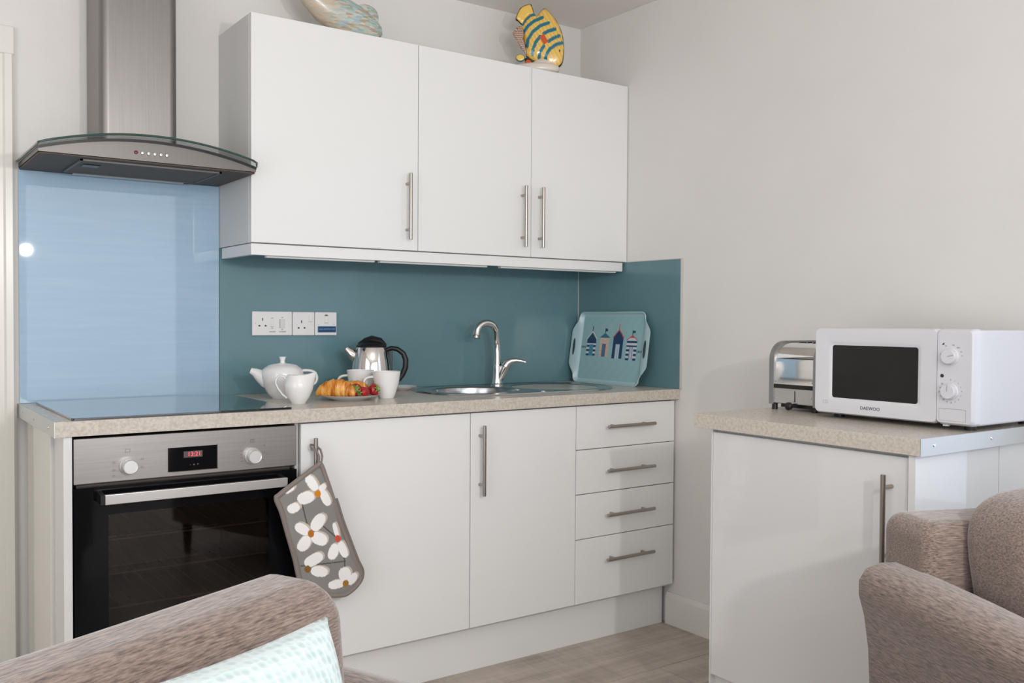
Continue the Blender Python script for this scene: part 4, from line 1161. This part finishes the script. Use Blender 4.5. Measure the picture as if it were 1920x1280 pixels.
def fishcol(x, z, side):
    p = (x / FS + 600, 1225 - z / FS / 1.12)
    if math.hypot(p[0] - 990, p[1] - 840) < 17: return fblk
    if abs((p[0] - 690) * .5 + (p[1] - 655) * -.87 * -1 * .0 ) < 999 and abs((p[0] - 690) * .55 + (p[1] - 655) * .83) < 78 and abs((p[0] - 690) * .83 - (p[1] - 655) * .55) < 50: return forg
    for s in stripes:
        for a, b in zip(s, s[1:]):
            if segd(p, a, b) < 30: return fteal
    edge = min(segd(p, a, b) for a, b in zip(bpx, bpx[1:] + bpx[:1]))
    if edge < 16 and not (p[0] < 340 and p[1] > 380) and not (400 < p[0] < 560 and p[1] < 300): return fblk
    k = .9 + .1 * math.sin(p[0] * .08 - p[1] * .05)
    return (yel[0] * k, yel[1] * k, yel[2])
painted('body', body, .026, fishcol, M_paint, FO, lambda u, v, h: (u, -h, v), nr=60, sub=6)
tail = [fz(*p) for p in ((430, 225), (500, 190), (470, 80), (430, 32), (270, 80), (210, 150), (150, 290), (200, 330), (275, 385), (340, 300))]
tpx = [(p[0] / FS + 600, 1225 - p[1] / FS / 1.12) for p in tail]
def tailcol(x, z, side):
    p = (x / FS + 600, 1225 - z / FS / 1.12)
    if p[0] + p[1] * .9 < 560 + 0 and min(segd(p, a, b) for a, b in zip(tpx[1:8], tpx[2:9])) < 16: return fblk
    if min(segd(p, a, b) for a, b in zip(tpx[1:8], tpx[2:9])) < 13: return fblk
    return yel
painted('tail', tail, .012, tailcol, M_paint, FO, lambda u, v, h: (u, -h, v), nr=24, sub=5)
# small seahorse-like figure, disc and shell at the foot
def scol(x, z, side):
    w = math.sin(x * 1500 + z * 500) + math.sin(z * 900)
    return srgb(214, 206, 190) if w > .5 else (srgb(90, 40, 60) if w < -.9 else (srgb(40, 110, 105) if w < -.2 else srgb(214, 120, 60)))
sh = [fz(*p) for p in ((180, 440), (250, 425), (310, 510), (320, 650), (370, 860), (360, 915), (330, 870), (230, 760), (170, 650), (105, 570), (115, 500))]
painted('seahorse', sh, .012, scol, M_paint, FO, lambda u, v, h: (u, -.012 - h, v), nr=30, sub=5)
def dcol(x, z, side):
    p = (x / FS + 600, 1225 - z / FS / 1.12); return srgb(240, 200, 90) if math.hypot((p[0] - 250) / 88, (p[1] - 965) / 62) < .82 else srgb(30, 140, 140)
painted('sea_disc', [fz(250 + 90 * math.cos(2 * PI * k / 16), 965 + 64 * math.sin(2 * PI * k / 16)) for k in range(16)], .010, dcol, M_paint, FO, lambda u, v, h: (u, -.02 - h, v), nr=20, sub=3)
painted('coral', [fz(*p) for p in ((340, 960), (440, 965), (500, 1040), (440, 1110), (360, 1165), (310, 1120), (330, 1050))], .014, lambda x, z, s: fblk if ((x / FS + 600 - 400) ** 2 + (1225 - z / FS / 1.12 - 1060) ** 2) > 62 ** 2 else forg, M_paint, FO, lambda u, v, h: (u, -.014 - h, v), nr=20, sub=4)
painted('shell', [fz(*p) for p in ((115, 1155), (200, 1070), (310, 1050), (345, 1090), (320, 1150), (200, 1190))], .012, lambda x, z, s: fblk if segd((x / FS + 600, 1225 - z / FS / 1.12), (165, 1145), (270, 1105)) < 16 else srgb(214, 190, 186), M_paint, FO, lambda u, v, h: (u, -.02 - h, v), nr=20, sub=4)
MB().superell((-.005, .0, .022), .085, .048, .022, .7, .9, 32, 14).build('rock_base', M_ceram, FO, smooth=True, world=False)
MB().superell((.02, .0, .035), .05, .026, .028, .9, 1, 28, 14).build('rock', M_ceram, FO, smooth=True, world=False)

MO = thing('mosaic_fish', 'mosaic fish ornament in sea green and beige on the left wall cabinet', 'ornament', (.935, -.20, UTOP))
path = [(.122, 0, .034), (.112, 0, .042), (.085, 0, .053), (.035, 0, .068), (-.025, 0, .084), (-.08, 0, .105), (-.125, 0, .135), (-.155, 0, .168), (-.175, 0, .205)]
b = MB().tube(path, [.016, .032, .045, .057, .063, .062, .052, .040, .024], 28, flat=.75, ref=(0, 0, 1))
b.build('body', M_mosaic, MO, smooth=True, world=False, angle=70)
b = MB().superell((.0725, 0, .098), .046, .008, .040, .9, .9, 28, 14)
b.build('dorsal_fin', M_mosaic, MO, smooth=True, world=False)
b = MB().prism([(-.16, .185), (-.19, .185), (-.24, .26), (-.22, .27), (-.18, .24), (-.15, .28), (-.13, .27)], 'y', -.010, .010, .004, 2)
b.build('tail_fin', M_mosaic, MO, smooth=True, world=False)
MB().superell((0, 0, .014), .085, .042, .0138, .6, .8, 28, 10).build('stand', M_ceram, MO, smooth=True, world=False)

# ================================================================== armchairs
def armchair(loc, rz, label, cushion=True, arm_dz=0.):
    t = thing('armchair', label, 'armchair', (*loc, 0), rz, 'brown chenille armchairs')
    P = lambda b, n_, m_, ang=60: b.build(n_, m_, t, smooth=True, world=False, angle=ang)
    # back : rounded slab, slightly reclined
    b = MB().box(-.372, .372, .245, .392, .20, .808 if cushion else .832, .034 if cushion else .05, 6)
    for v in b.bm.verts:
        k = (.8 - v.co.z) / .6
        if v.co.y < .32: v.co.y -= .05 * k
        v.co.z -= (.008 if cushion else .034) * abs(v.co.x / .37) ** 5 * (1 if v.co.z > .6 else 0)
    P(b, 'back', M_fabh)
    # arms : profile swept in y with outward flare
    for s in (-1, 1):
        prof = [(.325, .16), (.325, .60), (.328, .675), (.340, .700), (.365, .712), (.405, .713), (.438, .703), (.452, .682), (.452, .655), (.440, .615), (.430, .55), (.422, .40), (.416, .16)]
        bm = bmesh.new(); st = 16; rings = []
        for k in range(st + 1):
            f = k / st; y = .335 - .755 * f
            sc = 1.; e = 0
            dz = -.055 * f * f + arm_dz
            if f > .93: e = (f - .93) / .07
            ring = []
            for (x, z) in prof:
                zz = z + (dz if z > .3 else 0)
                xx = .385 + (x - .385) * (1 - .25 * e * e); zz = zz - .02 * e * e * (1 if z > .5 else 0)
                ring.append(bm.verts.new((s * xx, y, zz)))
            rings.append(ring)
        for a, c in zip(rings, rings[1:]):
            for i in range(len(a)):
                j = (i + 1) % len(a); bm.faces.new((a[i], a[j], c[j], c[i]))
        bm.faces.new(rings[0]); bm.faces.new(rings[-1])
        bmesh.ops.recalc_face_normals(bm, faces=bm.faces[:])
        q = MB(); q.bm.free(); q.bm = bm
        q.build('arm', M_faby, t, smooth=True, world=False, angle=50)
    P(MB().box(-.324, .324, -.38, .22, .16, .33, .02, 3), 'seat_frame', M_fabh)
    P(MB().superell((0, -.10, .392), .322, .31, .075, .35, .25, 48, 20), 'seat_cushion', M_fabh)
    def bulge(p):
        k = max(0, (p.z - .45) / .42)
        return V((p.x * (1 - .06 * (1 - k)), p.y + .085 * k, p.z))
    if not cushion: return legs(t)
    cu = P(MB().superell((0, .10, .655), .312, .105, .215, .42, .38, 56, 28, bulge), 'back_cushion', M_fabh)
    pts = []
    for k in range(60):
        a = 2 * PI * k / 60; f = lambda w, e: math.copysign(abs(w) ** e, w)
        p = bulge(V((.312 * .96 * f(math.cos(a), .42), .10 - .105 * .60, .655 + .215 * .965 * f(math.sin(a), .42))))
        pts.append(p)
    MB().tube(pts + [pts[0]], .0028, 6, cap=False).build('seam', mat('seam_thread', srgb(96, 80, 72), .95), cu, smooth=True, world=False)
    return legs(t)
def legs(t):
    for x in (-.36, .36):
        for y in (-.37, .33): MB().lathe([(0, 0), (.016, 0), (.026, .165), (0, .165)], (x, y, 0), 16).build('leg', M_leg, t, smooth=True, world=False)
    return t
armchair((1.387, -2.575), A(-22.2), 'brown-grey armchair with a plump back cushion in front of the microwave cabinet')
armchair((-.122, -2.351), A(25.5), 'brown-grey armchair in the foreground with an aqua cushion', False, -.05)
# scatter cushion on the near armchair
pw_, ph_, pt_ = .40, .36, .065
verts, faces = [], []
nn = 36
for side in (1, -1):
    for j in range(nn + 1):
        for i in range(nn + 1):
            u, v = -1 + 2 * i / nn, -1 + 2 * j / nn
            h = pt_ * (max(0, 1 - abs(u) ** 2.6) * max(0, 1 - abs(v) ** 2.6)) ** .5
            pin = 1 - .06 * (1 - v * v) * abs(u) ** 3 if True else 1
            pin2 = 1 - .06 * (1 - u * u) * abs(v) ** 3
            verts.append((u * pw_ / 2 * pin, -side * h, v * ph_ / 2 * pin2))
n1 = (nn + 1) ** 2
for s in range(2):
    for j in range(nn):
        for i in range(nn):
            a = s * n1 + j * (nn + 1) + i
            f = (a, a + 1, a + nn + 2, a + nn + 1); faces.append(f if s == 0 else f[::-1])
me = bpy.data.meshes.new('scatter_cushion'); me.from_pydata(verts, [], faces)
bm = bmesh.new(); bm.from_mesh(me); bmesh.ops.remove_doubles(bm, verts=bm.verts[:], dist=1e-5); bmesh.ops.recalc_face_normals(bm, faces=bm.faces[:]); bm.to_mesh(me); bm.free()
for p in me.polygons: p.use_smooth = True
me.materials.append(M_aqua)
pc_ = bpy.data.objects.new('scatter_cushion', me); COL.objects.link(pc_)
PILLOW = Matrix.Translation((-.122, -2.351, 0)) @ Matrix.Rotation(A(25.5), 4, 'Z') @ Matrix.Translation((-.04, .075, .672)) @ Matrix.Rotation(A(-16), 4, 'X') @ Matrix.Rotation(A(3), 4, 'Y')
pc_.matrix_world = PILLOW
tag(pc_, 'pale aqua waffle cushion leaning on the foreground armchair', 'cushion')
